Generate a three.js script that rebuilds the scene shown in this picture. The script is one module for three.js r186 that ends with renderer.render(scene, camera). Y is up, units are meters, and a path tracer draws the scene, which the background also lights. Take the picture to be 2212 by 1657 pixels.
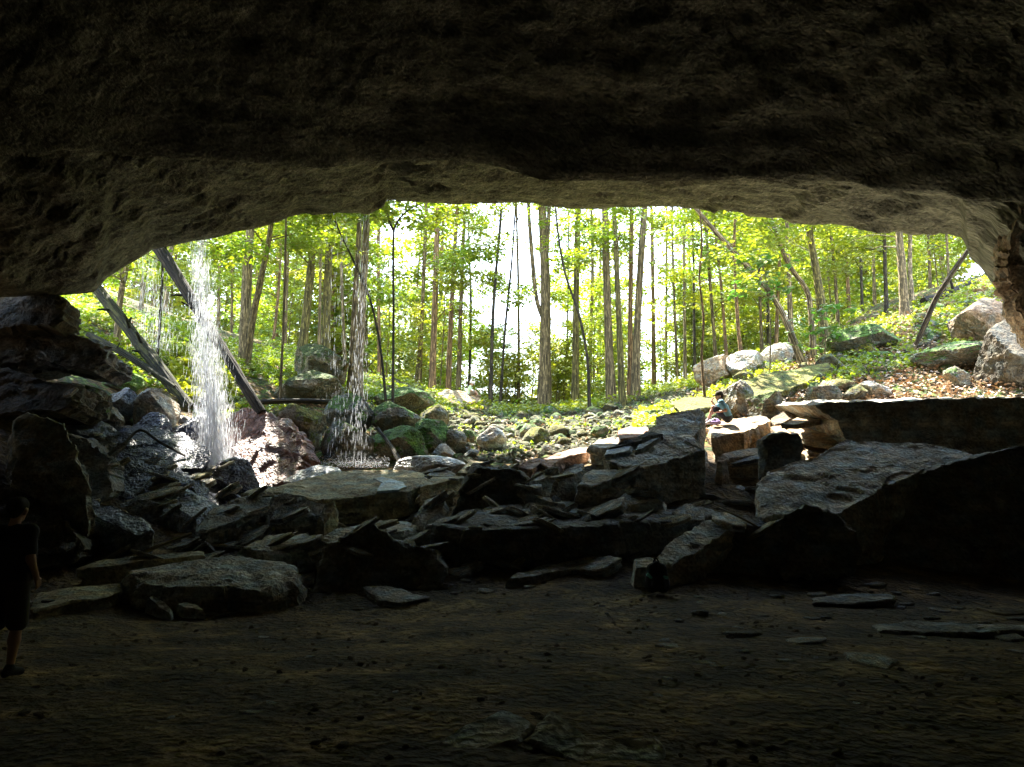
import * as THREE from 'three';
import { ImprovedNoise } from 'three/addons/math/ImprovedNoise.js';
import { mergeGeometries, mergeVertices, toCreasedNormals } from 'three/addons/utils/BufferGeometryUtils.js';

// ------------------------------------------------------------------ camera, sky, sun, exposure
const scene = new THREE.Scene();
const FOCAL = 1673, CX = 1106, CY = 828.5, PITCH = 9.69 * Math.PI / 180, EYE = 1.6;   // the lens, measured on a 2212 x 1657 frame
const camera = new THREE.PerspectiveCamera(2 * Math.atan(CY / FOCAL) * 180 / Math.PI, 1024 / 767, 0.1, 1500);
camera.position.set(0, EYE, 0);
camera.rotation.set(PITCH, 0, 0);
const renderer = new THREE.WebGLRenderer({ antialias: true });
renderer.toneMapping = THREE.LinearToneMapping;
renderer.toneMappingExposure = 8.2;
renderer.shadowMap.enabled = true;

const SUN = new THREE.Vector3(-0.4, 1.5, -0.72).normalize();
{
  const w = 128, h = 64, data = new Float32Array(w * h * 4);
  for (let j = 0; j < h; j++) for (let i = 0; i < w; i++) {
    const el = Math.max(0, ((j + 0.5) / h - 0.5) * Math.PI), t = Math.pow(Math.sin(el), 0.55), k = (j * w + i) * 4;
    data[k] = 1.05 + (0.33 - 1.05) * t; data[k + 1] = 1.08 + (0.51 - 1.08) * t; data[k + 2] = 1.05 + (0.87 - 1.05) * t; data[k + 3] = 1;
  }
  const sky = new THREE.DataTexture(data, w, h, THREE.RGBAFormat, THREE.FloatType);
  sky.mapping = THREE.EquirectangularReflectionMapping; sky.magFilter = THREE.LinearFilter; sky.needsUpdate = true;
  scene.background = sky; scene.environment = sky;
}
const sun = new THREE.DirectionalLight(new THREE.Color(1, 0.94, 0.82), 5);
sun.position.copy(SUN).multiplyScalar(120).add(new THREE.Vector3(0, 5, -25));
sun.target.position.set(0, 5, -25);
sun.castShadow = true; sun.shadow.mapSize.set(4096, 4096);
Object.assign(sun.shadow.camera, { left: -60, right: 60, top: 60, bottom: -60, near: 1, far: 300 });
scene.add(sun, sun.target);

// ------------------------------------------------------------------ helpers
let seed = 20240;
const rnd = () => { seed = (seed + 0x6D2B79F5) | 0; let t = Math.imul(seed ^ (seed >>> 15), 1 | seed); t = (t + Math.imul(t ^ (t >>> 7), 61 | t)) ^ t; return ((t ^ (t >>> 14)) >>> 0) / 4294967296; };
const R = (a, b) => a + (b - a) * rnd();
const V = (x, y, z) => new THREE.Vector3(x, y, z);
const perlin = new ImprovedNoise();
const N3 = (x, y, z) => perlin.noise(x + 100.3, y + 57.7, z + 211.1);
const fbm = (x, y, z, o = 4) => { let a = 0, s = 1, n = 0; for (let i = 0; i < o; i++) { a += s * N3(x, y, z); n += s; s *= 0.5; x *= 2.03; y *= 2.03; z *= 2.03; } return a / n; };
const clamp = (x, a, b) => Math.min(b, Math.max(a, x));
const smooth = (a, b, x) => { const t = clamp((x - a) / (b - a), 0, 1); return t * t * (3 - 2 * t); };
const lerp = (a, b, t) => a + (b - a) * t;
// a point of the place: how far right / up it was measured in the photograph, at its real distance d in metres ahead
function P(u, v, d) {
  const x = (u - CX) / FOCAL, y = -(v - CY) / FOCAL, up = y * Math.cos(PITCH) + Math.sin(PITCH), fw = Math.cos(PITCH) - y * Math.sin(PITCH), s = d / fw;
  return V(x * s, EYE + up * s, -d);
}
const M = px => px / FOCAL;    // measured size -> metres per metre of distance
const taken = {};
const numbered = n => { const k = taken[n] = (taken[n] ?? -1) + 1; return k ? `${n}_${String(k).padStart(3, '0')}` : n; };
function tag(o, label, category, group) { o.userData.label = label; o.userData.category = category; if (group) o.userData.group = group; return o; }
function mesh(name, geo, mat, parent) { const m = new THREE.Mesh(geo, mat); m.name = parent ? name : numbered(name); m.castShadow = m.receiveShadow = true; (parent || scene).add(m); return m; }
function thing(name, label, category, p, group) { const g = new THREE.Group(); g.name = numbered(name); if (p) g.position.copy(p); scene.add(g); return tag(g, label, category, group); }
function setting(name, geo, mat) { const m = mesh(name, geo, mat); m.userData.kind = 'structure'; return m; }
function instances(name, geo, mat, list, parent, colors) {
  const m = new THREE.InstancedMesh(geo, mat, list.length); m.name = parent ? name : numbered(name); m.castShadow = m.receiveShadow = true;
  list.forEach((x, i) => { m.setMatrixAt(i, x); if (colors) m.setColorAt(i, colors[i]); });
  m.userData.kind = 'stuff'; (parent || scene).add(m); return m;
}
const _e = new THREE.Euler(), _q = new THREE.Quaternion();
const mat4 = (p, rx, ry, rz, s) => new THREE.Matrix4().compose(p, _q.setFromEuler(_e.set(rx, ry, rz, 'YXZ')), s.isVector3 ? s : V(s, s, s));
function boxUV(geo, k = 1) {          // uv in metres, from the axis each face mostly looks along
  const p = geo.attributes.position, n = geo.attributes.normal, uv = new Float32Array(p.count * 2);
  for (let f = 0; f < p.count; f += 3) {
    let ax = 0, ay = 0, az = 0;
    for (let i = f; i < f + 3; i++) { ax += n.getX(i); ay += n.getY(i); az += n.getZ(i); }
    ax = Math.abs(ax); ay = Math.abs(ay); az = Math.abs(az);
    for (let i = f; i < f + 3; i++) {
      const x = p.getX(i), y = p.getY(i), z = p.getZ(i), [a, b] = ay >= ax && ay >= az ? [x, z] : ax > az ? [z, y] : [x, y];
      uv[i * 2] = a * k; uv[i * 2 + 1] = b * k;
    }
  }
  geo.setAttribute('uv', new THREE.BufferAttribute(uv, 2)); return geo;
}
function grid(cols, rows, fn, uvfn, wrap = false) {   // fn(i, j) -> Vector3
  const pos = new Float32Array(cols * rows * 3), uv = new Float32Array(cols * rows * 2), idx = [];
  for (let j = 0; j < rows; j++) for (let i = 0; i < cols; i++) {
    const p = fn(i, j), k = j * cols + i; pos[k * 3] = p.x; pos[k * 3 + 1] = p.y; pos[k * 3 + 2] = p.z;
    const t = uvfn ? uvfn(p, i, j) : [p.x, p.z]; uv[k * 2] = t[0]; uv[k * 2 + 1] = t[1];
  }
  const n = wrap ? cols : cols - 1;
  for (let j = 0; j < rows - 1; j++) for (let i = 0; i < n; i++) { const a = j * cols + i, b = j * cols + (i + 1) % cols, c = a + cols, d = b + cols; idx.push(a, b, c, b, d, c); }
  const g = new THREE.BufferGeometry(); g.setAttribute('position', new THREE.BufferAttribute(pos, 3)); g.setAttribute('uv', new THREE.BufferAttribute(uv, 2)); g.setIndex(idx); g.computeVertexNormals(); return g;
}

// ------------------------------------------------------------------ textures (tileable)
function tileNoise(n, fx, fy, oct, sd) {
  const out = new Float32Array(n * n); let amp = 1, tot = 0;
  const hash = (x, y, s) => { let h = Math.imul(x, 374761393) + Math.imul(y, 668265263) + Math.imul(s, 1442695041); h = Math.imul(h ^ (h >>> 13), 1274126177); return ((h ^ (h >>> 16)) >>> 0) / 4294967296; };
  for (let o = 0; o < oct; o++) {
    const lat = new Float32Array(fx * fy); for (let y = 0; y < fy; y++) for (let x = 0; x < fx; x++) lat[y * fx + x] = hash(x, y, sd * 31 + o);
    for (let j = 0; j < n; j++) {
      const gy = j / n * fy, y0 = Math.floor(gy), ty = gy - y0, wy = ty * ty * (3 - 2 * ty), ya = (y0 % fy) * fx, yb = ((y0 + 1) % fy) * fx;
      for (let i = 0; i < n; i++) {
        const gx = i / n * fx, x0 = Math.floor(gx), tx = gx - x0, wx = tx * tx * (3 - 2 * tx), xa = x0 % fx, xb = (x0 + 1) % fx;
        out[j * n + i] += amp * ((lat[ya + xa] * (1 - wx) + lat[ya + xb] * wx) * (1 - wy) + (lat[yb + xa] * (1 - wx) + lat[yb + xb] * wx) * wy);
      }
    }
    tot += amp; amp *= 0.55; fx *= 2; fy *= 2; if (fx > n || fy > n) break;
  }
  for (let k = 0; k < n * n; k++) out[k] /= tot; return out;
}
function texture(n, fn, repeat, srgb) {
  const d = new Uint8Array(n * n * 4);
  for (let k = 0; k < n * n; k++) { const c = fn(k); for (let a = 0; a < 3; a++) d[k * 4 + a] = clamp(c[a], 0, 1) * 255; d[k * 4 + 3] = 255; }
  const t = new THREE.DataTexture(d, n, n); t.wrapS = t.wrapT = THREE.RepeatWrapping; t.magFilter = THREE.LinearFilter; t.minFilter = THREE.LinearMipmapLinearFilter; t.generateMipmaps = true;
  if (srgb) t.colorSpace = THREE.SRGBColorSpace; t.repeat.set(repeat, repeat); t.needsUpdate = true; return t;
}
const again = (t, r, r2) => { const c = t.clone(); c.repeat.set(r, r2 ?? r); c.needsUpdate = true; return c; };
const TN = 512;
const nG = tileNoise(TN, 64, 64, 3, 9), nA = tileNoise(TN, 4, 4, 7, 1), nB = tileNoise(TN, 8, 8, 6, 2), nC = tileNoise(TN, 3, 20, 6, 3), nD = tileNoise(TN, 40, 40, 4, 4), nE = tileNoise(TN, 24, 3, 6, 5), nF = tileNoise(TN, 16, 16, 4, 6);
const con = (x, k) => clamp((x - 0.5) * k + 0.5, 0, 1);
const rockMap = texture(TN, k => { const a = con(nA[k], 2.4), b = con(nC[k], 2.0), s = con(nD[k], 1.6), q = 0.36 + 0.3 * a + 0.24 * b + 0.28 * (s - 0.35) + 0.2 * (nG[k] - 0.5), w = (con(nB[k], 2.5) - 0.5) * 0.1; return [q + w, q, q - w]; }, 0.5, true);
const rockBump = texture(TN, k => { const v = 0.35 * nA[k] + 0.3 * nC[k] + 0.35 * con(nD[k], 2.2); return [v, v, v]; }, 0.5);
const browMap = texture(TN, k => { const a = smooth(0.42, 0.58, nA[k]), b = smooth(0.5, 0.6, nB[k]), q = 0.5 + 0.1 * a + 0.1 * b + 0.3 * (nD[k] - 0.5) + 0.4 * (nC[k] - 0.5) + 0.25 * (nG[k] - 0.5); return [q, q, q * 0.95]; }, 0.3, true);
const dirtMap = texture(TN, k => { const a = con(nA[k], 2.6), s = con(nD[k], 2.4), c = con(nF[k], 2.2), q = 0.25 + 0.35 * a + 0.25 * s + 0.15 * c; return [q * 1.04, q * 0.97, q * 0.82]; }, 0.35, true);
const dirtBump = texture(TN, k => { const v = 0.35 * con(nF[k], 2) + 0.65 * con(nD[k], 2); return [v, v, v]; }, 0.35);
const barkMap = texture(TN, k => { const e = con(nE[k], 3), l = smooth(0.56, 0.64, nB[k]), q = 0.3 + 0.42 * e + 0.22 * l + 0.12 * (nD[k] - 0.5); return [q * 1.03, q, q * 0.92]; }, 1, true);
const barkBump = texture(TN, k => { const v = con(nE[k], 2.2); return [v, v, v]; }, 1);
const litterMap = texture(TN, k => { const a = con(nF[k], 4), b = con(nD[k], 3), q = 0.3 + 0.35 * a + 0.25 * b, g = smooth(0.5, 0.62, nB[k]); return [q * lerp(1.05, 0.75, g), q * lerp(0.86, 0.95, g), q * lerp(0.6, 0.4, g)]; }, 0.4, true);
const litterBump = texture(TN, k => { const v = 0.5 * con(nF[k], 3) + 0.5 * con(nD[k], 3); return [v, v, v]; }, 0.4);

// ------------------------------------------------------------------ materials (linear base colours)
const lin = (r, g, b) => new THREE.Color().setRGB(r, g, b);
const std = (c, o = {}) => new THREE.MeshStandardMaterial({ color: lin(...c), roughness: 0.9, ...o });
const rocky = (c, bump = 0.03, o = {}) => std(c, { map: rockMap, bumpMap: rockBump, bumpScale: bump, ...o });
const MAT = {
  roof: std([0.46, 0.45, 0.37], { map: browMap, bumpMap: again(rockBump, 0.4), bumpScale: 0.12, roughness: 0.95 }),
  slate: rocky([0.72, 0.7, 0.6], 0.06), slateB: rocky([0.98, 0.93, 0.78], 0.06), slateC: rocky([0.4, 0.4, 0.37], 0.06), olive: rocky([0.72, 0.64, 0.4], 0.05), cobble: rocky([0.5, 0.48, 0.34], 0.06), cobbleB: rocky([0.32, 0.34, 0.18], 0.06),  // slateB carries the light of the lit tops, slateC the shade of fronts
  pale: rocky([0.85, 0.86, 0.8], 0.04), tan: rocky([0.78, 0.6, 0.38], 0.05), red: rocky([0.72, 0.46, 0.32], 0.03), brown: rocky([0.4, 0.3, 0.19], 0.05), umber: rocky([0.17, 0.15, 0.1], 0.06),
  wet: rocky([0.15, 0.16, 0.24], 0.12, { roughness: 0.36 }), wetPale: rocky([0.5, 0.54, 0.58], 0.08, { roughness: 0.4 }), wetBrown: rocky([0.44, 0.21, 0.14], 0.1, { roughness: 0.5 }), wetSlate: rocky([0.36, 0.39, 0.45], 0.08, { roughness: 0.28 }),  // sky sheen is put into the blue of the wet greys
  bluish: rocky([0.62, 0.74, 0.78], 0.03, { roughness: 0.5 }),
  mossy: std([1, 1, 1], { map: rockMap, bumpMap: rockBump, bumpScale: 0.09, vertexColors: true }),
  floor: std([0.3, 0.235, 0.14], { map: dirtMap, bumpMap: dirtBump, bumpScale: 0.06, roughness: 1, vertexColors: true }),
  litter: std([0.25, 0.23, 0.13], { map: litterMap, bumpMap: litterBump, bumpScale: 0.06, roughness: 1 }),
  bark: std([0.5, 0.4, 0.24], { map: barkMap, bumpMap: barkBump, bumpScale: 0.03 }),
  barkPale: std([0.6, 0.5, 0.36], { map: barkMap, bumpMap: barkBump, bumpScale: 0.015 }),
  barkDark: std([0.13, 0.11, 0.08], { map: barkMap, bumpMap: barkBump, bumpScale: 0.02 }),
  barkRed: std([0.55, 0.36, 0.2], { map: barkMap, bumpMap: barkBump, bumpScale: 0.02 }),
  barkMossy: std([0.38, 0.34, 0.13], { map: barkMap, bumpMap: barkBump, bumpScale: 0.03 }),
  logDark: std([0.06, 0.05, 0.035], { map: barkMap, bumpMap: barkBump, bumpScale: 0.03 }), logMoss: std([0.09, 0.1, 0.03], { map: barkMap, bumpMap: barkBump, bumpScale: 0.04 }),  // logDark has the shade on the logs put into its colour
  drift: std([0.6, 0.48, 0.32], { map: barkMap, bumpMap: barkBump, bumpScale: 0.01 }),
  leaf: new THREE.MeshPhysicalMaterial({ color: 0xffffff, roughness: 0.9, transmission: 0.55, thickness: 0, side: THREE.DoubleSide }),
  deadLeaf: std([1, 1, 1], { side: THREE.DoubleSide }),
  water: new THREE.MeshPhysicalMaterial({ color: lin(0.97, 0.98, 1), roughness: 0.7, transmission: 0.6, thickness: 0 }),
  puddle: new THREE.MeshPhysicalMaterial({ color: lin(0.05, 0.06, 0.06), roughness: 0.08, clearcoat: 1, clearcoatRoughness: 0.05 }),
  skin: std([0.52, 0.29, 0.19], { roughness: 0.6 }),
};

// ------------------------------------------------------------------ the lie of the land
const ctrl = [];
const put = (...a) => { for (const [u, v, d] of a) { const p = P(u, v, d); ctrl.push([p.x, p.z, p.y]); } };
const flat = (...a) => { for (const [x, z, y] of a) ctrl.push([x, z, y]); };
flat([-9, 8, 0.3], [0, 9, 0.2], [9, 8, 0.3], [-8, 0, 0], [0, 0, 0], [8, 0, 0], [-7, -5, 0], [-2, -5, 0], [3, -5, 0], [8, -5, 0.05], [-14, -4, 0.5], [14, -4, 0.5], [-6, -9, 0], [0, -9, 0.03], [6, -9, 0.05], [-18, -10, 1.5], [19, -10, 1.5], [11, -9, 0.1], [-10, -9, 0.2]);
put([100, 1335, 12.2], [300, 1335, 12.6], [600, 1312, 13.3], [800, 1292, 13.6], [1000, 1282, 13.8], [1200, 1265, 14], [1400, 1250, 14.2], [1700, 1262, 14.4], [2100, 1285, 14.4]);
put([0, 1230, 14.5], [150, 1190, 15.5], [300, 1180, 16.2], [450, 1160, 17], [600, 1150, 17], [800, 1165, 16.5], [1000, 1165, 16.8], [1200, 1165, 16.8], [1400, 1140, 17], [1600, 1140, 17], [1900, 1160, 17.5], [2200, 1190, 17.5]);
put([0, 980, 17], [120, 1010, 17.8], [250, 1000, 19.6], [400, 1070, 20.3], [550, 1075, 20.8], [700, 1050, 21.8], [850, 1030, 21.5], [1000, 1030, 21.2], [1150, 1022, 20.8], [1300, 1000, 20.6], [1450, 975, 21], [1600, 1000, 21.3], [1750, 985, 21], [1900, 950, 21], [2150, 930, 21]);
put([0, 810, 20.5], [120, 820, 21.5], [250, 870, 23], [450, 915, 24], [620, 905, 26], [720, 945, 25], [850, 975, 24.5], [950, 975, 25.5], [1100, 990, 24], [1250, 955, 26], [1400, 930, 26], [1540, 900, 24.8], [1700, 880, 24.8], [1900, 858, 24], [2100, 848, 23.5], [2300, 830, 23]);
put([0, 700, 25], [200, 735, 27], [330, 800, 26.5], [450, 775, 30], [560, 805, 31], [700, 830, 31], [800, 858, 31], [900, 880, 34], [1000, 895, 40], [1180, 880, 46], [1350, 868, 42], [1460, 880, 30], [1500, 850, 36], [1600, 805, 34], [1750, 775, 33], [1850, 780, 29], [1950, 695, 34], [2050, 735, 28], [2150, 660, 31], [2300, 700, 27], [-200, 600, 28]);
put([700, 775, 45], [900, 835, 48], [1100, 878, 58], [1400, 850, 52], [1600, 790, 50], [1800, 690, 50], [400, 690, 45], [100, 580, 45], [2100, 600, 45], [2400, 520, 45], [-300, 520, 45]);
for (const x of [-90, -60, -30, 0, 30, 60, 90]) flat([x, -85, 5.5 + 0.008 * x * x], [x * 1.6, -150, 0 + 0.003 * x * x], [x * 3, -320, -2]);
const tps = (() => {
  const n = ctrl.length, m = n + 3, A = Array.from({ length: m }, () => new Float64Array(m + 1));
  const K = (a, b) => { const r2 = (a[0] - b[0]) ** 2 + (a[1] - b[1]) ** 2; return r2 > 1e-9 ? 0.5 * r2 * Math.log(r2) : 0; };
  for (let i = 0; i < n; i++) { for (let j = 0; j < n; j++) A[i][j] = K(ctrl[i], ctrl[j]) + (i === j ? 1.5 : 0); A[i][n] = A[n][i] = 1; A[i][n + 1] = A[n + 1][i] = ctrl[i][0]; A[i][n + 2] = A[n + 2][i] = ctrl[i][1]; A[i][m] = ctrl[i][2]; }
  for (let c = 0; c < m; c++) { let p = c; for (let r = c + 1; r < m; r++) if (Math.abs(A[r][c]) > Math.abs(A[p][c])) p = r; [A[c], A[p]] = [A[p], A[c]]; for (let r = c + 1; r < m; r++) { const f = A[r][c] / A[c][c]; if (f) for (let k = c; k <= m; k++) A[r][k] -= f * A[c][k]; } }
  const w = new Float64Array(m); for (let r = m - 1; r >= 0; r--) { let s = A[r][m]; for (let k = r + 1; k < m; k++) s -= A[r][k] * w[k]; w[r] = s / A[r][r]; }
  return (x, z) => { let s = w[n] + w[n + 1] * x + w[n + 2] * z; for (let i = 0; i < n; i++) { const r2 = (ctrl[i][0] - x) ** 2 + (ctrl[i][1] - z) ** 2; if (r2 > 1e-9) s += w[i] * 0.5 * r2 * Math.log(r2); } return s; };
})();
const G = (x, z) => tps(x, z) + 0.12 * fbm(x * 0.35, 3, z * 0.35, 3) * smooth(-14, -22, z);
const onG = (x, z, dy = 0) => V(x, G(x, z) + dy, z);

const SPLIT = -21.6;
{ // cave floor: packed dirt with clods
  const nx = 300, nz = 280, zs = j => lerp(13, SPLIT, 1 - Math.pow(1 - j / (nz - 1), 0.8));
  const cache = {};
  const fl = grid(nx, nz, (i, j) => {
    const x = lerp(-21, 21, i / (nx - 1)), z = j === nz - 1 ? SPLIT : zs(j);
    return V(x, G(x, z) + 0.06 * fbm(x * 0.6, 0.5, z * 1.1, 4) + 0.06 * smooth(-0.15, 0.35, fbm(x * 0.25, 4, z * 0.3, 2)) * Math.max(0, fbm(x * 2.4, 8, z * 4.2, 3)), z);
  }), fp = fl.attributes.position, fc = new Float32Array(fp.count * 3);
  for (let i = 0; i < fp.count; i++) { // damp dark soil and dry pale soil, in streaks
    const x = fp.getX(i), z = fp.getZ(i), k = lerp(0.5, 1.2, smooth(-0.12, 0.16, fbm(x * 0.8, 3, z * 1.5, 4) + 0.25 * fbm(x * 3, 6, z * 6, 2))), w = smooth(0, 0.2, fbm(x * 0.4, 9, z * 0.5, 3));
    fc[i * 3] = k; fc[i * 3 + 1] = k * lerp(0.93, 1.02, w); fc[i * 3 + 2] = k * lerp(0.85, 1, w);
  }
  fl.setAttribute('color', new THREE.BufferAttribute(fc, 3)); setting('cave_floor', fl, MAT.floor);
}
{ // forest floor and stream bed, then on to the horizon
  const xs = [], zs = [];
  for (let i = 0; i <= 200; i++) { const t = i / 100 - 1; xs.push(30 * t + 370 * Math.pow(Math.abs(t), 7) * Math.sign(t)); }
  for (let j = 0; j <= 190; j++) { const t = j / 190; zs.push(SPLIT - 34 * t - 560 * Math.pow(t, 6)); }
  setting('forest_floor', grid(xs.length, zs.length, (i, j) => V(xs[i], G(xs[i], zs[j]) + 0.1 * fbm(xs[i] * 0.9, 5, zs[j] * 0.9, 3) * smooth(SPLIT - 1, SPLIT - 4, zs[j]), zs[j])), MAT.litter);
}

// ------------------------------------------------------------------ the cave: roof, brow of the mouth, walls
{
  const E1 = [[-700, 330, 14], [-300, 325, 14.5], [0, 325, 15.5], [160, 318, 16], [300, 322, 16.6], [440, 335, 17], [640, 346, 17.5], [840, 344, 18], [980, 340, 18], [1060, 352, 18], [1110, 362, 18], [1200, 376, 18], [1370, 379, 18], [1500, 375, 18], [1600, 371, 18], [1750, 377, 18], [1900, 396, 17.6], [2000, 408, 17.3], [2100, 418, 17], [2212, 422, 16.5], [2500, 440, 15], [2900, 500, 13.5]];
  const E2 = [[-900, 1300, 16], [-760, 1080, 16.8], [-620, 860, 17.5], [-480, 700, 18], [-300, 645, 18.5], [0, 640, 19], [140, 638, 20], [205, 632, 20.6], [230, 602, 21], [280, 572, 21.3], [330, 541, 21.7], [400, 525, 22], [520, 497, 22.4], [580, 485, 22.7], [640, 460, 23], [700, 452, 23.2], [795, 448, 23.6], [830, 440, 23.8], [836, 430, 23.8], [900, 432, 24], [1000, 438, 24.6], [1110, 432, 25], [1200, 438, 25.2], [1300, 435, 25.1], [1410, 428, 24.8], [1480, 435, 24.5], [1560, 448, 24.1], [1650, 462, 23.8], [1750, 478, 23.3], [1850, 490, 23], [1950, 500, 22.8], [2030, 502, 22.6], [2076, 514, 22.6], [2086, 530, 22.4], [2092, 556, 22.2], [2120, 582, 22], [2150, 622, 21.8], [2180, 668, 21.6], [2212, 710, 21.4], [2300, 830, 20.5], [2480, 1080, 19], [2650, 1300, 17.5]];
  const polar = a => a.map(([u, v, d]) => { const p = P(u, v, d); return [Math.atan2(p.x, -p.z), Math.hypot(p.x, p.z), p.y]; });
  const rest = (y, r) => [[1.2, r + 2, y], [1.6, r + 1, y], [2.2, r, y], [Math.PI, r - 2, y]];
  const close = (c, y, r) => { const s = rest(y, r); return [...s.map(([a, b, e]) => [-a, b, e]).reverse(), ...c, ...s].sort((a, b) => a[0] - b[0]); };
  const a1 = close(polar(E1), 7.2, 13), a2 = close(polar(E2), -1, 16);
  const at = (t, a) => { let i = 0; while (i < t.length - 2 && t[i + 1][0] < a) i++; const k = clamp((a - t[i][0]) / (t[i + 1][0] - t[i][0] || 1), 0, 1); return [lerp(t[i][1], t[i + 1][1], k), lerp(t[i][2], t[i + 1][2], k)]; };
  const az = []; for (let i = 0; i < 60; i++) az.push(-Math.PI + (Math.PI - 0.85) * i / 60); for (let i = 0; i < 680; i++) az.push(-0.85 + 1.7 * i / 680); for (let i = 0; i < 60; i++) az.push(0.85 + (Math.PI - 0.85) * i / 60);
  const terr = (y, x, z) => { const f = (y + 0.5 * fbm(x * 0.22, 7, z * 0.22, 2)) / 0.6, k = Math.floor(f), q = f - k; return (smooth(0.7, 1, q) - q) * 0.6; };   // beds of stone that break off in steps
  const NR = 150, NB = 100, NO = 14, rows = NR + NB + NO;
  const relief = (x, y, z, k) => { // broken beds: broad swells, ledges, chips
    const big = fbm(x * 0.16 + 3, y * 0.2, z * 0.3, 3), led = fbm(x * 0.35 + z * 0.15, 1.7, z * 0.75 - x * 0.1, 3) * 5, st = (Math.floor(led) + smooth(0.75, 1, led - Math.floor(led))) / 5;
    return k * (0.5 * big + 0.38 * st + 0.1 * fbm(x * 1.6, y * 2, z * 2.6, 3));
  };
  const cols = az.map(a => {
    const [r1, y1] = at(a1, a), [r2, y2] = at(a2, a), sx = Math.sin(a), cz = -Math.cos(a), col = [];
    const low = smooth(9, 4, y2);
    for (let j = 0; j < NR; j++) {
      const t = j / (NR - 1), rr = r1 * Math.pow(t, 0.8), y = lerp(17, y1, t * t), x = sx * rr, z = cz * rr, e = smooth(1, 0.93, t);
      const yy = y + relief(x, y, z, 1) * (0.25 + 0.75 * e) + 0.25 * e; col.push(V(x, yy + 0.14 * terr(yy, x, z), z));
    }
    const step = lerp(1.5, 0.4, smooth(-0.3, -0.55, a));
    for (let j = 0; j < NB; j++) {
      const t = j / (NB - 1), rr = lerp(r1 + 0.12, r2, t), end = smooth(1, 0.9, t), x0 = sx * rr, z0 = cz * rr;
      let y = lerp(y1, y2, Math.pow(t, 1.15)) + step * Math.pow(1 - t, 2) * smooth(0, 0.04, t);
      const bulge = (0.25 + 0.75 * end) * smooth(0, 0.06, t) * relief(x0 * 1.7 + 9, y * 1.5, z0 * 1.7, 0.85), out = low * (bulge * 2.6 + 0.35 * fbm(x0 * 1.1, y * 2.2, z0 * 1.1, 3));
      const yb = y + bulge * (1 - 0.6 * low); col.push(V(x0 + sx * out, yb + 0.35 * end * terr(yb, x0, z0), z0 + cz * out));
    }
    const o = [[0.2, 0.25], [0.3, 0.9], [0, 2], [-0.1, 3.2], [-0.6, 5], [-1.2, 8], [-2.2, 12], [-3.5, 16]];
    for (let j = 0; j < NO; j++) {
      const c = j < o.length ? [r2 + o[j][0], Math.max(y2, 0) * (j ? 1 : 1) + o[j][1] - (j === 0 ? 0 : 0)] : [(r2 + 1) * (1 - (j - o.length + 1) / (NO - o.length)), 28];
      const w = j < o.length ? 0.5 * fbm(sx * 9 + j, j * 0.7, cz * 9, 3) : 0;
      col.push(V(sx * (c[0] + w), c[1], cz * (c[0] + w)));
    }
    return col;
  });
  const uvs = p => [p.x + 0.3 * p.y, p.z * 1.0 + 0.6 * p.y];
  setting('cave_ceiling', grid(az.length, NR + 1, (i, j) => cols[i][j], uvs, true), MAT.roof);
  setting('cave_brow', grid(az.length, rows - NR, (i, j) => cols[i][NR + j], uvs, true), MAT.roof);
}

// ------------------------------------------------------------------ rock builders
const rocks = [], bare = /tilted grey|lichen slab|tilted toward|jagged broken|reddish brown slab|pale blue-grey patch|rippled surface/;
function finish(geo, crease = 0.7) { geo.computeVertexNormals(); const g = toCreasedNormals(geo, crease); return boxUV(g, 1); }
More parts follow.
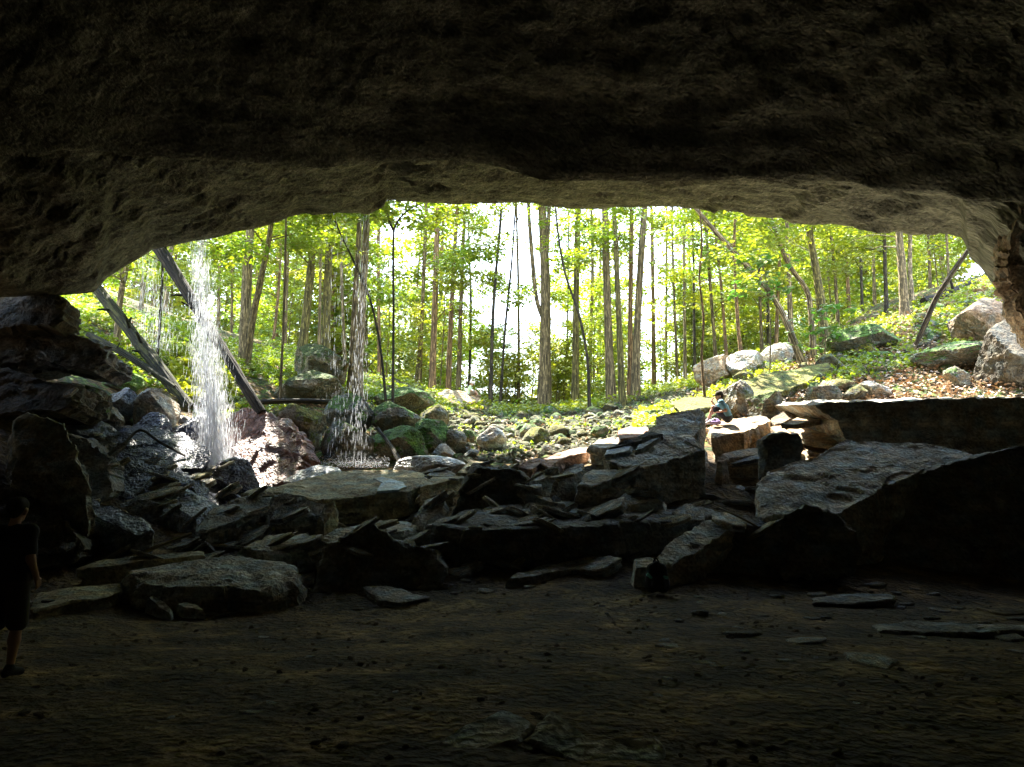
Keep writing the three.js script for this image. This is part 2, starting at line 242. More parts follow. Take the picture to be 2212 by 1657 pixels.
// a broken slab: top polygon (world points), thickness t, edges split into beds
function slabGeo(pts, t, o = {}) {
  const c0 = pts.reduce((a, p) => a.add(p), V(0, 0, 0)).multiplyScalar(1 / pts.length), n = V(0, 0, 0);
  pts.forEach((p, i) => { const q = pts[(i + 1) % pts.length]; n.x += (p.y - q.y) * (p.z + q.z); n.y += (p.z - q.z) * (p.x + q.x); n.z += (p.x - q.x) * (p.y + q.y); });
  n.normalize(); if (n.y < 0) n.negate();
  const eye = V(0, EYE, 0), fl = pts.map(p => { const d = p.clone().sub(eye), s = c0.clone().sub(eye).dot(n) / d.dot(n); return s > 0.6 && s < 1.6 ? eye.clone().addScaledVector(d, s) : p.clone(); });
  const per = fl.map((p, i) => p.distanceTo(fl[(i + 1) % fl.length])), total = per.reduce((a, b) => a + b, 0), SEG = o.seg || clamp(Math.round(total / 0.08), 48, 130), size = total / 4, ring = [];
  fl.forEach((p, i) => { const q = fl[(i + 1) % fl.length], k = Math.max(1, Math.round(SEG * per[i] / total)); for (let s = 0; s < k; s++) ring.push(p.clone().lerp(q, s / k)); });
  const down = o.dir ? o.dir.clone().normalize() : V(0, -1, 0).multiplyScalar(o.vertical ?? 0.7).addScaledVector(n, -(1 - (o.vertical ?? 0.7))).normalize(), sd = rnd() * 50;
  const rg = (o.rough ?? 1), NS = clamp(Math.round(size / 0.1), 8, 28), S = Array.from({ length: NS + 1 }, (_, i) => Math.pow(i / NS, 0.8)), beds = Math.max(2, Math.round(t / (o.bed ?? 0.16))), rowsN = Math.min(26, beds * 2 + 1);
  const L = ring.length, pos = [], edge = ring.map(p => { const out = p.clone().sub(c0); const w = Math.min(0.16, size * 0.1) * rg; return p.clone().addScaledVector(out.normalize(), w * (fbm(p.x * 2.2 + sd, p.y * 2, p.z * 2.2, 3) + 0.5 * N3(p.x * 9, p.y * 9 + sd, p.z * 9))); });
  const flake = p => { const f = fbm(p.x * 0.7 + sd, p.y * 0.7, p.z * 0.7, 2) * 3; return rg * (Math.min(0.07, size * 0.03) * (Math.floor(f) + smooth(0.85, 1, f - Math.floor(f))) * 0.5 + Math.min(0.06, size * 0.035) * fbm(p.x * 2.2, p.y * 2, p.z * 2.2 + sd, 4)); };
  pos.push(c0.clone().addScaledVector(n, flake(c0)));
  for (let k = 1; k < S.length; k++) for (let i = 0; i < L; i++) { const p = c0.clone().lerp(edge[i], S[k]); const e = smooth(1, 0.9, S[k]); p.addScaledVector(n, -p.clone().sub(c0).dot(n) * (1 - S[k] * S[k])); pos.push(p.addScaledVector(n, flake(p) * (0.3 + 0.7 * e) - (k === S.length - 1 ? Math.min(0.03, t * 0.15) : 0))); }
  const cut = []; for (let b = 0; b <= beds; b++) cut.push(R(-1, 1));
  for (let k = 1; k <= rowsN; k++) for (let i = 0; i < L; i++) {
    const f = k / rowsN, b = Math.min(beds - 1, Math.floor(f * beds - 1e-6)), p = edge[i], out = p.clone().sub(c0).addScaledVector(n, -p.clone().sub(c0).dot(n)).normalize();
    const amp = Math.min(0.16, t * 0.3, size * 0.12) * rg, off = amp * (0.6 * cut[b] + 1.1 * fbm(p.x * 0.9 + b * 7.3, b * 3.1 + sd, p.z * 0.9, 2) + 0.5 * N3(p.x * 4, b * 1.7 + f * 3, p.z * 4)) - (o.taper ?? 0.05) * f * t;
    pos.push(p.clone().addScaledVector(down, t * f + Math.min(0.03, t * 0.15)).addScaledVector(out, off));
  }
  const lastC = pos.length; pos.push(c0.clone().addScaledVector(down, t));
  const idx = [], rr = S.length - 1 + rowsN;
  for (let i = 0; i < L; i++) { const j = (i + 1) % L; idx.push(0, 1 + i, 1 + j); for (let k = 0; k < rr - 1; k++) { const a = 1 + k * L; idx.push(a + i, a + L + i, a + j, a + j, a + L + i, a + L + j); } idx.push(1 + (rr - 1) * L + i, lastC, 1 + (rr - 1) * L + j); }
  const g = new THREE.BufferGeometry(), arr = new Float32Array(pos.length * 3), base = c0.clone(); pos.forEach((p, i) => { arr[i * 3] = p.x - base.x; arr[i * 3 + 1] = p.y - base.y; arr[i * 3 + 2] = p.z - base.z; });
  g.setAttribute('position', new THREE.BufferAttribute(arr, 3)); g.setIndex(idx);
  // wind outward
  let vol = 0; for (let f = 0; f < idx.length; f += 3) { const A = pos[idx[f]], B = pos[idx[f + 1]], C = pos[idx[f + 2]]; vol += A.clone().sub(c0).dot(B.clone().sub(c0).cross(C.clone().sub(c0))); }
  if (vol < 0) for (let f = 0; f < idx.length; f += 3) { const q = idx[f + 1]; idx[f + 1] = idx[f + 2]; idx[f + 2] = q; } g.setIndex(idx);
  return { geo: finish(g, 0.6), at: base };
}
// d runs from dn at the lowest edge to df at the highest; 'auto' makes the slab reach the ground
function slab(name, label, poly, dn, df, t, mat, o = {}) {
  const vs = poly.map(p => p[1]), v0 = Math.min(...vs), v1 = Math.max(...vs), um = poly.reduce((a, p) => a + p[0], 0) / poly.length;
  const pts = poly.map(([u, v]) => P(u, v, lerp(df, dn, (v - v0) / (v1 - v0)) + (o.yaw || 0) * (u - um) / 100)), c = pts.reduce((a, p) => a.add(p), V(0, 0, 0)).multiplyScalar(1 / pts.length);
  if (o.sink !== false) { const need = c.y - G(c.x, c.z) + (o.sink || 0.25); if (need > t * 1.3) o = { taper: -0.16, ...o }; t = Math.max(t, need); }
  const { geo, at } = slabGeo(pts, t, o);
  if (mat === 'mossTop') moss(geo, 0.58, 1, o.kind ?? 1);
  const m = mesh(name, geo, mat === 'mossTop' ? MAT.mossy : MAT[mat]); m.position.copy(at); rocks.push(m); return tag(m, label, o.category || 'rock', o.group);
}
// a rock known by the outline of its near face, reaching back by its depth
function faceRock(name, label, poly, d, lean, depth, mat, o = {}) {
  const vs = poly.map(p => p[1]), v0 = Math.min(...vs), v1 = Math.max(...vs), pts = poly.map(([u, v]) => P(u, v, d + lean * (v1 - v) / (v1 - v0) + (o.yaw || 0) * (u - poly[0][0]) / 100));
  const { geo, at } = slabGeo(pts, depth, { dir: V(o.side || 0, -0.12, -1), bed: o.bed || 0.4, taper: o.taper ?? 0.12, rough: 1.2, ...o });
  const m = mesh(name, geo, MAT[mat]); m.position.copy(at); rocks.push(m); return tag(m, label, 'rock');
}
// a boulder: a ball cut by many planes, knocked and pitted
function boulderGeo(det, o = {}) {
  const g0 = new THREE.IcosahedronGeometry(1, det), p = g0.attributes.position, cuts = [], sd = rnd() * 90, K = o.cuts || 15;
  for (let i = 0; i < K; i++) cuts.push([V(R(-1, 1), R(-1, 1), R(-1, 1)).normalize(), R(o.lo || 0.6, 0.9)]);
  if (o.flatTop) cuts.push([V(0, 1, 0), o.flatTop]);
  const d = V(0, 0, 0);
  for (let i = 0; i < p.count; i++) {
    d.fromBufferAttribute(p, i).normalize(); let r = 1.06;
    for (const [n, q] of cuts) { const c = n.dot(d); if (c > 0.05) r = Math.min(r, q / c); }
    r += (o.rough ?? 0.07) * (fbm(d.x * 2.2 + sd, d.y * 2.2, d.z * 2.2, 4) + 0.45 * fbm(d.x * 7, d.y * 7 + sd, d.z * 7, 2) + 0.25 * N3(d.x * 17, d.y * 17 + sd, d.z * 17));
    p.setXYZ(i, d.x * r, d.y * r, d.z * r);
  }
  g0.deleteAttribute('uv'); g0.deleteAttribute('normal'); g0.computeBoundingBox(); const bb = g0.boundingBox, cc = bb.getCenter(V(0, 0, 0)), ss = bb.getSize(V(0, 0, 0)); g0.translate(-cc.x, -cc.y, -cc.z); g0.scale(2 / ss.x, 2 / ss.y, 2 / ss.z); return mergeVertices(g0, 1e-4);
}
function shaped(g, sx, sy, sz, rot, crease = 0.4) { g.applyMatrix4(mat4(V(0, 0, 0), rot?.[0] || 0, rot?.[1] || 0, rot?.[2] || 0, V(1, 1, 1)).multiply(new THREE.Matrix4().makeScale(sx, sy, sz))); return finish(g, crease); }
const ROCKS = [[0.42, 0.39, 0.28], [0.32, 0.31, 0.24], [0.6, 0.57, 0.46]], MOSS = [[0.10, 0.2, 0.02], [0.22, 0.22, 0.03], [0.08, 0.12, 0.02]];
function moss(geo, amount, rock = 0, kind = 0) { // patches of moss with their own ragged outline
  const p = geo.attributes.position, n = geo.attributes.normal, c = new Float32Array(p.count * 3), sd = rnd() * 60;
  for (let i = 0; i < p.count; i++) {
    const x = p.getX(i), y = p.getY(i), z = p.getZ(i), f = fbm(x * 1.7 + sd, y * 1.7, z * 1.7, 4) * 1.5 + 0.5 * N3(x * 8, y * 8, z * 8) + n.getY(i) * 0.75, on = smooth(-0.05, 0.1, f - (1 - 2 * amount)), v = 0.8 + 0.5 * N3(x * 5 + 9, y * 5, z * 5);
    for (let a = 0; a < 3; a++) c[i * 3 + a] = lerp(ROCKS[rock][a], MOSS[kind][a] * 1.7 * v, on);
  }
  geo.setAttribute('color', new THREE.BufferAttribute(c, 3)); return geo;
}
function boulder(name, label, [u0, v0, u1, v1], d, mat, o = {}) {
  const a = P((u0 + u1) / 2, v0, d), b = P((u0 + u1) / 2, v1, d), w = M(u1 - u0) * d * 0.5 * 1.06, h = (a.y - b.y) / 2, gy = G(a.x, a.z);
  const top = a.y, bot = Math.min(b.y - h * 0.25, gy - 0.15), sy = (top - bot) / 2 * 1.02;
  const geo = shaped(boulderGeo(o.det || 17, o), w * 1.04, sy, o.deep || Math.max(w, h) * 0.85, o.rot);
  if (o.moss) moss(geo, o.moss, o.rock || 0, o.kind || 0);
  const m = mesh(name, geo, o.moss ? MAT.mossy : MAT[mat]); m.position.set(a.x, bot + sy, a.z); rocks.push(m); return tag(m, label, 'boulder', o.group);
}

// ------------------------------------------------------------------ craggy right end of the brow
for (const [poly, d, lean, dep, m] of [
  [[[2176, 600], [2180, 500], [2215, 440], [2290, 430], [2320, 700], [2270, 790], [2230, 730], [2198, 665]], 20.8, -3, 1.2, 'brown']]) {
  const vs = poly.map(p => p[1]), v0 = Math.min(...vs), v1 = Math.max(...vs), f = slabGeo(poly.map(([u, v]) => P(u, v, d + lean * (v1 - v) / (v1 - v0))), dep, { dir: V(0.3, 0.1, -1), bed: 0.18, rough: 1.4, taper: 0 });
  setting('cave_wall', f.geo, MAT[m]).position.copy(f.at);
}
// ------------------------------------------------------------------ the fallen slabs, right of the mouth
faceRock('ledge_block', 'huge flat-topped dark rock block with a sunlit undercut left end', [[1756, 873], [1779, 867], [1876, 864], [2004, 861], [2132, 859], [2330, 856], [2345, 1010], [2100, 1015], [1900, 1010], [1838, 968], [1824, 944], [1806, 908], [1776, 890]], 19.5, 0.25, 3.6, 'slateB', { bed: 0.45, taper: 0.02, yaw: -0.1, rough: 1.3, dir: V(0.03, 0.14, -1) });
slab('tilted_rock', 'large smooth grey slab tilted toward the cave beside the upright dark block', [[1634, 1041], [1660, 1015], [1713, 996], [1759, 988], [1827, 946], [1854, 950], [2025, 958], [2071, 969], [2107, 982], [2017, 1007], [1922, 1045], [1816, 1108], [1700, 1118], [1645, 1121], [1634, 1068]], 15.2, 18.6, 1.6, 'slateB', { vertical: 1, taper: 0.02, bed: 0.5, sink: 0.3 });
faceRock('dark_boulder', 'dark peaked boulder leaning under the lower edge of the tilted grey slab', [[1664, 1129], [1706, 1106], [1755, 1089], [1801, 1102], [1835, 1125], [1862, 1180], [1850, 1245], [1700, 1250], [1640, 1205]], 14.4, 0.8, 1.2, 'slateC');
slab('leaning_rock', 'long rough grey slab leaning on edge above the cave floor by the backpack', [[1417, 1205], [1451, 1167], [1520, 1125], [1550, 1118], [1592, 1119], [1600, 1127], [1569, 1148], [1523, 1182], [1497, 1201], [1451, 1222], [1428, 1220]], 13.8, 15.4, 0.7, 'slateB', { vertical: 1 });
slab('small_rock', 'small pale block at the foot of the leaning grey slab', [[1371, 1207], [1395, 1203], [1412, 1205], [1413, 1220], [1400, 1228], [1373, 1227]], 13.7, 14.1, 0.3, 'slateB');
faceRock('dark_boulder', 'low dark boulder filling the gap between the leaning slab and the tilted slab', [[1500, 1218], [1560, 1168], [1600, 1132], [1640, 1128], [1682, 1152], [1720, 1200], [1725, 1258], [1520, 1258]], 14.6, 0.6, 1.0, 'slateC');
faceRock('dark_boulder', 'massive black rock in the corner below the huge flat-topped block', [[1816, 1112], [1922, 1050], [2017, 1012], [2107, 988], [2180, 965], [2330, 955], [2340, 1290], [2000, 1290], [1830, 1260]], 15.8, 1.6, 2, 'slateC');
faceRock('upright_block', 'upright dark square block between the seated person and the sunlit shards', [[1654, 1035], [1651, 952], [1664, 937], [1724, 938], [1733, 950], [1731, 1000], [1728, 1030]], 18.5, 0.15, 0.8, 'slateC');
slab('sitting_ledge', 'flat brown rock ledge on which the person in blue sits', [[1536, 922], [1545, 912], [1584, 905], [1637, 897], [1655, 900], [1667, 909], [1646, 917], [1634, 924], [1606, 934], [1543, 943], [1534, 936]], 20.6, 23.2, 1.5, 'tan', { vertical: 1, bed: 0.4, taper: 0.03 });
slab('ledge_step', 'brown stone step with a pale corner below the sitting ledge', [[1560, 978], [1600, 970], [1642, 966], [1652, 974], [1630, 984], [1575, 990]], 19.8, 20.4, 0.6, 'tan', { vertical: 1 });
slab('rock_chip', 'small pale square chip wedged under the brown stone step', [[1550, 985], [1562, 983], [1570, 992], [1560, 1003], [1550, 998]], 19.2, 19.5, 0.3, 'tan');
slab('mossy_plank_rock', 'long narrow slab with moss on top slanting up from the sitting ledge', [[1665, 910], [1667, 902], [1700, 884], [1748, 866], [1752, 872], [1731, 893], [1690, 915], [1672, 917]], 21.6, 23.6, 0.45, 'brown', { sink: false });
[[[1730, 1000], [1733, 930], [1745, 905], [1790, 900], [1830, 940], [1835, 970], [1800, 1000]], [[1690, 912], [1740, 898], [1776, 897], [1772, 905], [1720, 914]], [[1700, 925], [1725, 917], [1790, 935], [1808, 952], [1796, 960], [1740, 948]], [[1728, 955], [1760, 946], [1792, 962], [1780, 978], [1745, 975]], [[1665, 921], [1685, 918], [1715, 938], [1710, 950], [1690, 946]], [[1738, 975], [1765, 972], [1772, 988], [1750, 996]], [[1775, 965], [1805, 955], [1815, 968], [1795, 985], [1770, 985]]].forEach((p, i) =>
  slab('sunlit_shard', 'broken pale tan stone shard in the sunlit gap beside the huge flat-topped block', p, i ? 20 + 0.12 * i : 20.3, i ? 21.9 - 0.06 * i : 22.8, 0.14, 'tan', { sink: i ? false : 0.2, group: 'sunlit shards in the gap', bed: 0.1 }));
boulder('lichen_boulder', 'grey boulder spotted with pale lichen behind the person in blue', [1550, 822, 1622, 905], 24.4, 'pale', { moss: 0.18, rock: 2, kind: 1 });
slab('mossy_rock', 'big dark tilted slab with bright moss on its upper side', [[1560, 848], [1590, 828], [1640, 808], [1700, 800], [1790, 783], [1800, 792], [1750, 822], [1700, 842], [1640, 862], [1600, 866]], 24.6, 28, 0.9, 'mossTop', { vertical: 1 });
boulder('mossy_boulder', 'pointed grey boulder with a moss rim right of the person in blue', [1615, 848, 1688, 902], 23.6, 'slate', { moss: 0.3, rock: 1 });
boulder('mossy_boulder', 'low dark rock under green moss on the right bank below the sunlit tree', [1855, 758, 1942, 796], 28.5, 'slate', { moss: 0.5, rock: 1 });
boulder('mossy_boulder', 'long dark outcrop under green plants below the sunlit trunk', [1788, 712, 1936, 768], 30.5, 'slate', { moss: 0.5, rock: 1, deep: 1.6 });
boulder('tan_boulder', 'big tan boulder with a broken yellow face beside the leaning dead branch', [2048, 655, 2186, 745], 27.2, 'brown', { deep: 1.0, rot: [0, 0, -0.35] });
boulder('tan_boulder', 'small light boulder on the leaf litter behind the huge flat-topped block', [2036, 790, 2090, 840], 24.2, 'slate', { moss: 0.2, rough: 0.12 });
boulder('pale_boulder', 'squared pale boulder standing left of the sunlit white boulders in the forest', [1500, 766, 1588, 822], 33, 'tan', { deep: 1.0, lo: 0.6, cuts: 8, rough: 0.11 });
boulder('pale_boulder', 'sunlit white boulder with a slanted face at the foot of the leaning tree', [1568, 756, 1650, 812], 32.4, 'slateB', { cuts: 9, lo: 0.5, rough: 0.11 });
boulder('pale_boulder', 'tall sunlit pale boulder among leaves behind the leaning tree', [1642, 744, 1730, 800], 33.4, 'slateB', { cuts: 9, lo: 0.5, rough: 0.11 });
slab('mossy_rock', 'low flat sunlit slab covered with yellow moss behind the lichen-patched slab', [[1449, 868], [1480, 857], [1545, 856], [1553, 866], [1540, 880], [1470, 888]], 23.8, 26, 0.7, 'mossTop', { vertical: 1 });
boulder('bank_rock', 'low weathered rock lying along the back edge of the huge flat-topped block', [1736, 836, 1812, 872], 23.9, 'slateB', { moss: 0.22 });
boulder('bank_rock', 'jagged pale rock half buried in dead leaves', [1856, 822, 1922, 862], 24.2, 'slate', { rough: 0.14 });
boulder('bank_rock', 'flat yellowish rock ledge above the buried jagged rock', [1768, 820, 1842, 846], 25.5, 'tan', { moss: 0.3, kind: 1 });
boulder('bank_rock', 'dark rough outcrop with roots under the tan boulder on the right bank', [1985, 735, 2140, 800], 25.8, 'slate', { moss: 0.4, rock: 1, deep: 1.2, rough: 0.14 });
boulder('bank_rock', 'brown shaded rock at the foot of the right cave wall', [2120, 690, 2300, 850], 23.8, 'umber', { deep: 1.3 });

// ------------------------------------------------------------------ the pile in the middle
slab('lichen_rock', 'big tilted slab with a jagged broken edge and grey lichen, highest of the middle pile', [[1417, 899], [1450, 890], [1512, 880], [1524, 892], [1516, 908], [1512, 924], [1503, 945], [1510, 960], [1521, 973], [1489, 982], [1452, 991], [1422, 1005], [1371, 1015], [1341, 1011], [1306, 988], [1329, 965], [1375, 947], [1399, 929], [1419, 918]], 17.7, 20.6, 1.6, 'slateB', { vertical: 1, taper: 0.02, bed: 0.35 });
slab('flake', 'pale blue-grey stone flake lying on the tilted lichen slab', [[1306, 982], [1310, 971], [1359, 959], [1366, 966], [1361, 973], [1329, 980]], 17.7, 18.3, 0.12, 'bluish', { sink: false });
slab('flake', 'narrow pale stone flake above the blue-grey flake on the lichen slab', [[1373, 972], [1380, 959], [1405, 949], [1428, 943], [1405, 957], [1387, 968]], 17.9, 18.4, 0.1, 'bluish', { sink: false });
slab('flake', 'dark pointed flake along the upper edge of the lichen slab', [[1310, 970], [1340, 955], [1410, 930], [1430, 936], [1400, 948], [1345, 962]], 18, 18.7, 0.15, 'slateC', { sink: false });
slab('red_rock', 'thin reddish brown slab with a ragged front edge on top of the pile', [[1097, 1012], [1127, 1002], [1146, 991], [1185, 984], [1248, 966], [1283, 961], [1278, 975], [1213, 991], [1187, 1009], [1166, 1000], [1148, 1013], [1120, 1008]], 19.3, 21.8, 0.16, 'red', { vertical: 1, sink: 0.05, bed: 0.12 });
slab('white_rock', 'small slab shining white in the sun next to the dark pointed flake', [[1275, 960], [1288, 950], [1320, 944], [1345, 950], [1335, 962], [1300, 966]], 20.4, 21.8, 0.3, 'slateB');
slab('red_rock', 'upright reddish rock edge behind the lichen slab', [[1332, 930], [1345, 924], [1400, 920], [1408, 930], [1380, 942], [1340, 945]], 20.6, 22, 0.6, 'red');
slab('grey_rock', 'rounded grey slab right under the pale flakes of the middle pile', [[1246, 1049], [1264, 1022], [1278, 1013], [1343, 1013], [1351, 1026], [1334, 1035], [1306, 1040], [1278, 1051]], 16.9, 18, 0.5, 'slateB', {});
slab('grey_rock', 'squat grey slab left of the rounded slab in the middle pile', [[1148, 1038], [1151, 1024], [1188, 1017], [1196, 1026], [1165, 1039]], 18, 18.8, 0.35, 'slate');
slab('thin_plate', 'thin light-edged stone plate low in the middle of the pile', [[1116, 1056], [1120, 1049], [1171, 1045], [1173, 1052], [1140, 1057]], 17.4, 18, 0.2, 'slateB');
slab('thin_plate', 'slim stone plate standing on edge beside the squat grey slab', [[1195, 1042], [1216, 1022], [1255, 1008], [1262, 1014], [1232, 1030], [1205, 1044]], 17.6, 18.4, 0.2, 'slateB');
slab('thin_plate', 'long thin plate sloping right on top of the black rock face', [[1155, 1074], [1162, 1069], [1220, 1082], [1222, 1088], [1190, 1084]], 16.7, 17.2, 0.2, 'slateB');
slab('grey_rock', 'wavy-topped slab jutting from the black rock face', [[1325, 1084], [1352, 1063], [1368, 1055], [1389, 1066], [1431, 1066], [1425, 1076], [1403, 1084], [1364, 1091]], 16.4, 17.2, 0.6, 'slateB', {});
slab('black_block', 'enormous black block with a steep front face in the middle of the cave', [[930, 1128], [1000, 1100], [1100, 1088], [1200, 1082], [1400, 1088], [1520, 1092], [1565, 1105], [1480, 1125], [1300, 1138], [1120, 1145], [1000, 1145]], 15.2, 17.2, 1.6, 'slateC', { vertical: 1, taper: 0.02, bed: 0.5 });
slab('low_ledge', 'low grey ledge along the foot of the enormous black block', [[1090, 1252], [1118, 1235], [1174, 1220], [1264, 1212], [1300, 1216], [1240, 1228], [1150, 1245]], 14.0, 15.2, 0.25, 'slate');
faceRock('dark_boulder', 'dark upright block with a flat side at the crest above the enormous black block', [[976, 1112], [1000, 1034], [1030, 1008], [1123, 1015], [1132, 1030], [1130, 1112]], 17.2, 0.6, 1.1, 'slateC', { side: 0.2 });
slab('brown_wedge', 'brown wedge-shaped rock at the crest left of the red slab', [[988, 1018], [1016, 992], [1052, 998], [1066, 1010], [1030, 1020]], 19.6, 20.8, 0.7, 'olive');
slab('brown_wedge', 'small dark pointed rock between the wet grey boulder and the brown wedge', [[915, 1028], [948, 1006], [985, 1022], [970, 1030]], 19.4, 20.2, 0.6, 'slate');

// ------------------------------------------------------------------ the pile left of the middle
const patchedSlab = slab('broad_rock', 'broad flat brown slab with a pale blue-grey patch', [[518, 1064], [543, 1054], [593, 1051], [682, 1027], [717, 1018], [804, 1013], [853, 1012], [915, 1020], [925, 1032], [928, 1044], [903, 1051], [881, 1061], [816, 1069], [724, 1077], [685, 1080], [640, 1070], [560, 1072]], 17.4, 20.2, 0.5, 'olive', { vertical: 1, rough: 0.8 });
slab('side_rock', 'thin light slab butting against the right end of the patched brown slab', [[905, 1052], [935, 1027], [1000, 1026], [1004, 1032], [948, 1043]], 18, 19.6, 0.4, 'olive');
slab('face_rock', 'steep grey faced slab with angular chips below the patched brown slab', [[588, 1072], [612, 1062], [690, 1085], [722, 1086], [726, 1096], [700, 1112], [645, 1120], [600, 1126], [588, 1100]], 16.6, 17.3, 0.6, 'slate', {});
slab('leaf_rock', 'yellowish leaf-shaped slab standing on edge under the patched brown slab', [[688, 1116], [700, 1090], [722, 1078], [726, 1092], [718, 1110], [700, 1138]], 16.3, 16.9, 0.25, 'olive');
slab('ridged_rock', 'long dark slab with parallel split ridges slanting down left', [[420, 1146], [431, 1128], [452, 1099], [521, 1072], [591, 1061], [600, 1075], [574, 1092], [500, 1126], [440, 1150]], 16.2, 18, 0.8, 'slate', { vertical: 1, bed: 0.1 });
slab('pale_rock', 'pale greenish triangular slab tilted at the foot of the stream', [[341, 1046], [382, 1043], [417, 1060], [469, 1089], [424, 1124], [369, 1092]], 16.8, 18.6, 0.4, 'wetPale', { vertical: 1 });
slab('striped_rock', 'dark slab with bright wet split edges on the left below the big grey rock', [[73, 1065], [90, 1052], [195, 1072], [250, 1097], [313, 1118], [332, 1150], [296, 1157], [236, 1128], [139, 1084]], 15.4, 17, 0.7, 'wetSlate', { vertical: 1, bed: 0.12 });
slab('grey_rock', 'big rough grey rock face leaning back at the left wall', [[28, 904], [59, 888], [132, 909], [163, 963], [169, 998], [197, 1060], [184, 1072], [94, 1030], [28, 1018]], 15.4, 17, 1.0, 'slate', { vertical: 0.8 });
slab('ripple_rock', 'wide flat slab with a rippled surface resting on the cave floor', [[271, 1246], [278, 1232], [348, 1218], [480, 1204], [521, 1199], [556, 1206], [643, 1220], [650, 1236], [636, 1256], [560, 1276], [504, 1268], [358, 1267], [313, 1263]], 12.9, 14.7, 0.35, 'slate', { vertical: 1 });
slab('plank_rock', 'long narrow stone plank lying behind the rippled slab', [[170, 1225], [216, 1210], [330, 1196], [438, 1188], [444, 1197], [334, 1208], [243, 1222], [181, 1229]], 14.2, 15.2, 0.2, 'olive');
slab('low_rock', 'low light brown slab lying flat beside the standing person', [[70, 1282], [150, 1268], [264, 1257], [270, 1272], [209, 1290], [70, 1320]], 12.1, 13.8, 0.2, 'olive');
slab('chip', 'bright grey splinter leaning below the rippled slab', [[318, 1288], [328, 1284], [355, 1300], [372, 1318], [368, 1328], [345, 1312]], 12.5, 12.9, 0.15, 'pale');
slab('chip', 'curved low stone in front of the rippled slab', [[382, 1304], [400, 1299], [425, 1306], [440, 1318], [400, 1313]], 12.6, 12.9, 0.2, 'slateB');
faceRock('dark_boulder', 'big black boulder with a pointed top standing on the floor right of the rippled slab', [[668, 1322], [674, 1240], [688, 1182], [742, 1158], [799, 1127], [836, 1143], [866, 1168], [945, 1187], [968, 1240], [955, 1305], [860, 1322]], 13.7, 1.3, 1.6, 'slateC');
slab('cap_rock', 'grey slab on the left shoulder of the black pointed boulder', [[690, 1160], [730, 1140], [765, 1136], [802, 1126], [775, 1148], [715, 1178]], 14.8, 15.9, 0.4, 'slateB');
slab('grey_rock', 'grey angular slab left of the black pointed boulder', [[515, 1186], [575, 1157], [640, 1152], [705, 1164], [668, 1184], [590, 1194]], 14.8, 15.8, 0.4, 'slateB');
slab('grey_rock', 'striped flat slab behind the black pointed boulder', [[812, 1128], [850, 1122], [881, 1124], [905, 1136], [870, 1152], [836, 1148]], 15.8, 16.8, 0.4, 'slateB', { bed: 0.08 });
slab('grey_rock', 'scaly slab standing steep at the left end of the enormous black block', [[893, 1118], [920, 1077], [957, 1064], [964, 1089], [942, 1116], [915, 1136]], 16.2, 17.4, 0.4, 'slateB');
slab('flat_rock', 'flat grey slab lying on the cave floor in front of the black pointed boulder', [[785, 1266], [830, 1264], [881, 1272], [895, 1282], [930, 1287], [867, 1299], [818, 1295]], 13, 14, 0.12, 'slate', { sink: 0.05 });

// ------------------------------------------------------------------ around the falls, left
faceRock('wet_boulder', 'big wet reddish brown boulder beside the waterfall', [[464, 940], [474, 912], [496, 893], [540, 878], [576, 886], [619, 911], [648, 938], [659, 966], [652, 1000], [626, 1045], [574, 1056], [515, 1010]], 20.8, 1.9, 1.7, 'wetBrown', { bed: 0.5, rough: 1.5 });
boulder('wet_boulder', 'glistening black boulder under the foot of the waterfall', [424, 988, 560, 1085], 20.4, 'wet', { deep: 0.8, det: 16 });
slab('wet_rock', 'dark wet sloping rock sheet left of the waterfall', [[150, 960], [215, 935], [300, 915], [400, 935], [455, 975], [440, 1010], [330, 1020], [220, 1010], [165, 990]], 19.2, 21.2, 0.8, 'wet', { vertical: 1 });
faceRock('wet_rock', 'dark wet rock mass under the sloping rock sheet', [[160, 1005], [230, 988], [300, 1000], [380, 1018], [432, 1045], [445, 1090], [350, 1125], [250, 1115], [185, 1080]], 17.4, 2.0, 1.4, 'wet', { bed: 0.25 });
faceRock('wet_rock', 'low dark rock between the striped slab and the pale triangular slab', [[240, 1100], [300, 1075], [350, 1085], [385, 1120], [425, 1150], [400, 1180], [330, 1175], [260, 1140]], 17.0, 0.8, 0.9, 'slateC', { bed: 0.2 });
faceRock('wet_rock', 'dark rock rising between the big grey rock face and the wet rock mass', [[120, 985], [140, 935], [190, 945], [230, 985], [245, 1060], [205, 1090], [150, 1050]], 17.2, 1.2, 1.2, 'slateC', { bed: 0.25 });
faceRock('wet_rock', 'low black stone under the stream run', [[430, 1078], [500, 1066], [560, 1070], [575, 1095], [500, 1125], [440, 1130]], 18.9, 0.5, 0.9, 'wet', { bed: 0.2 });
boulder('wet_boulder', 'small wet dark rock with a bright rim behind the sloping rock sheet', [288, 890, 372, 950], 21.4, 'wet', {});
boulder('wet_boulder', 'wet dark rock right at the falling water above the sloping sheet', [360, 895, 462, 960], 21.8, 'wet', {});
slab('wet_rock', 'flat bluish wet rock left of the sloping sheet', [[120, 905], [180, 895], [230, 912], [262, 936], [200, 945], [140, 930]], 19, 20.6, 0.6, 'wetPale', { vertical: 1 });
boulder('pale_boulder', 'pale pointed boulder under the leaning mossy log', [296, 848, 384, 912], 22.2, 'slateB', { rot: [0, 0, -0.4] });
boulder('grey_boulder', 'bluish grey broken rock left of the pale pointed boulder', [232, 838, 306, 890], 22, 'wetPale', { });
boulder('grey_boulder', 'squat grey rock in front of the bluish broken rock', [206, 876, 272, 912], 21, 'slate', {});
boulder('mossy_boulder', 'bright green mossy boulder below the thin slanting log', [228, 804, 316, 858], 24, 'slate', { moss: 0.75, kind: 0 });
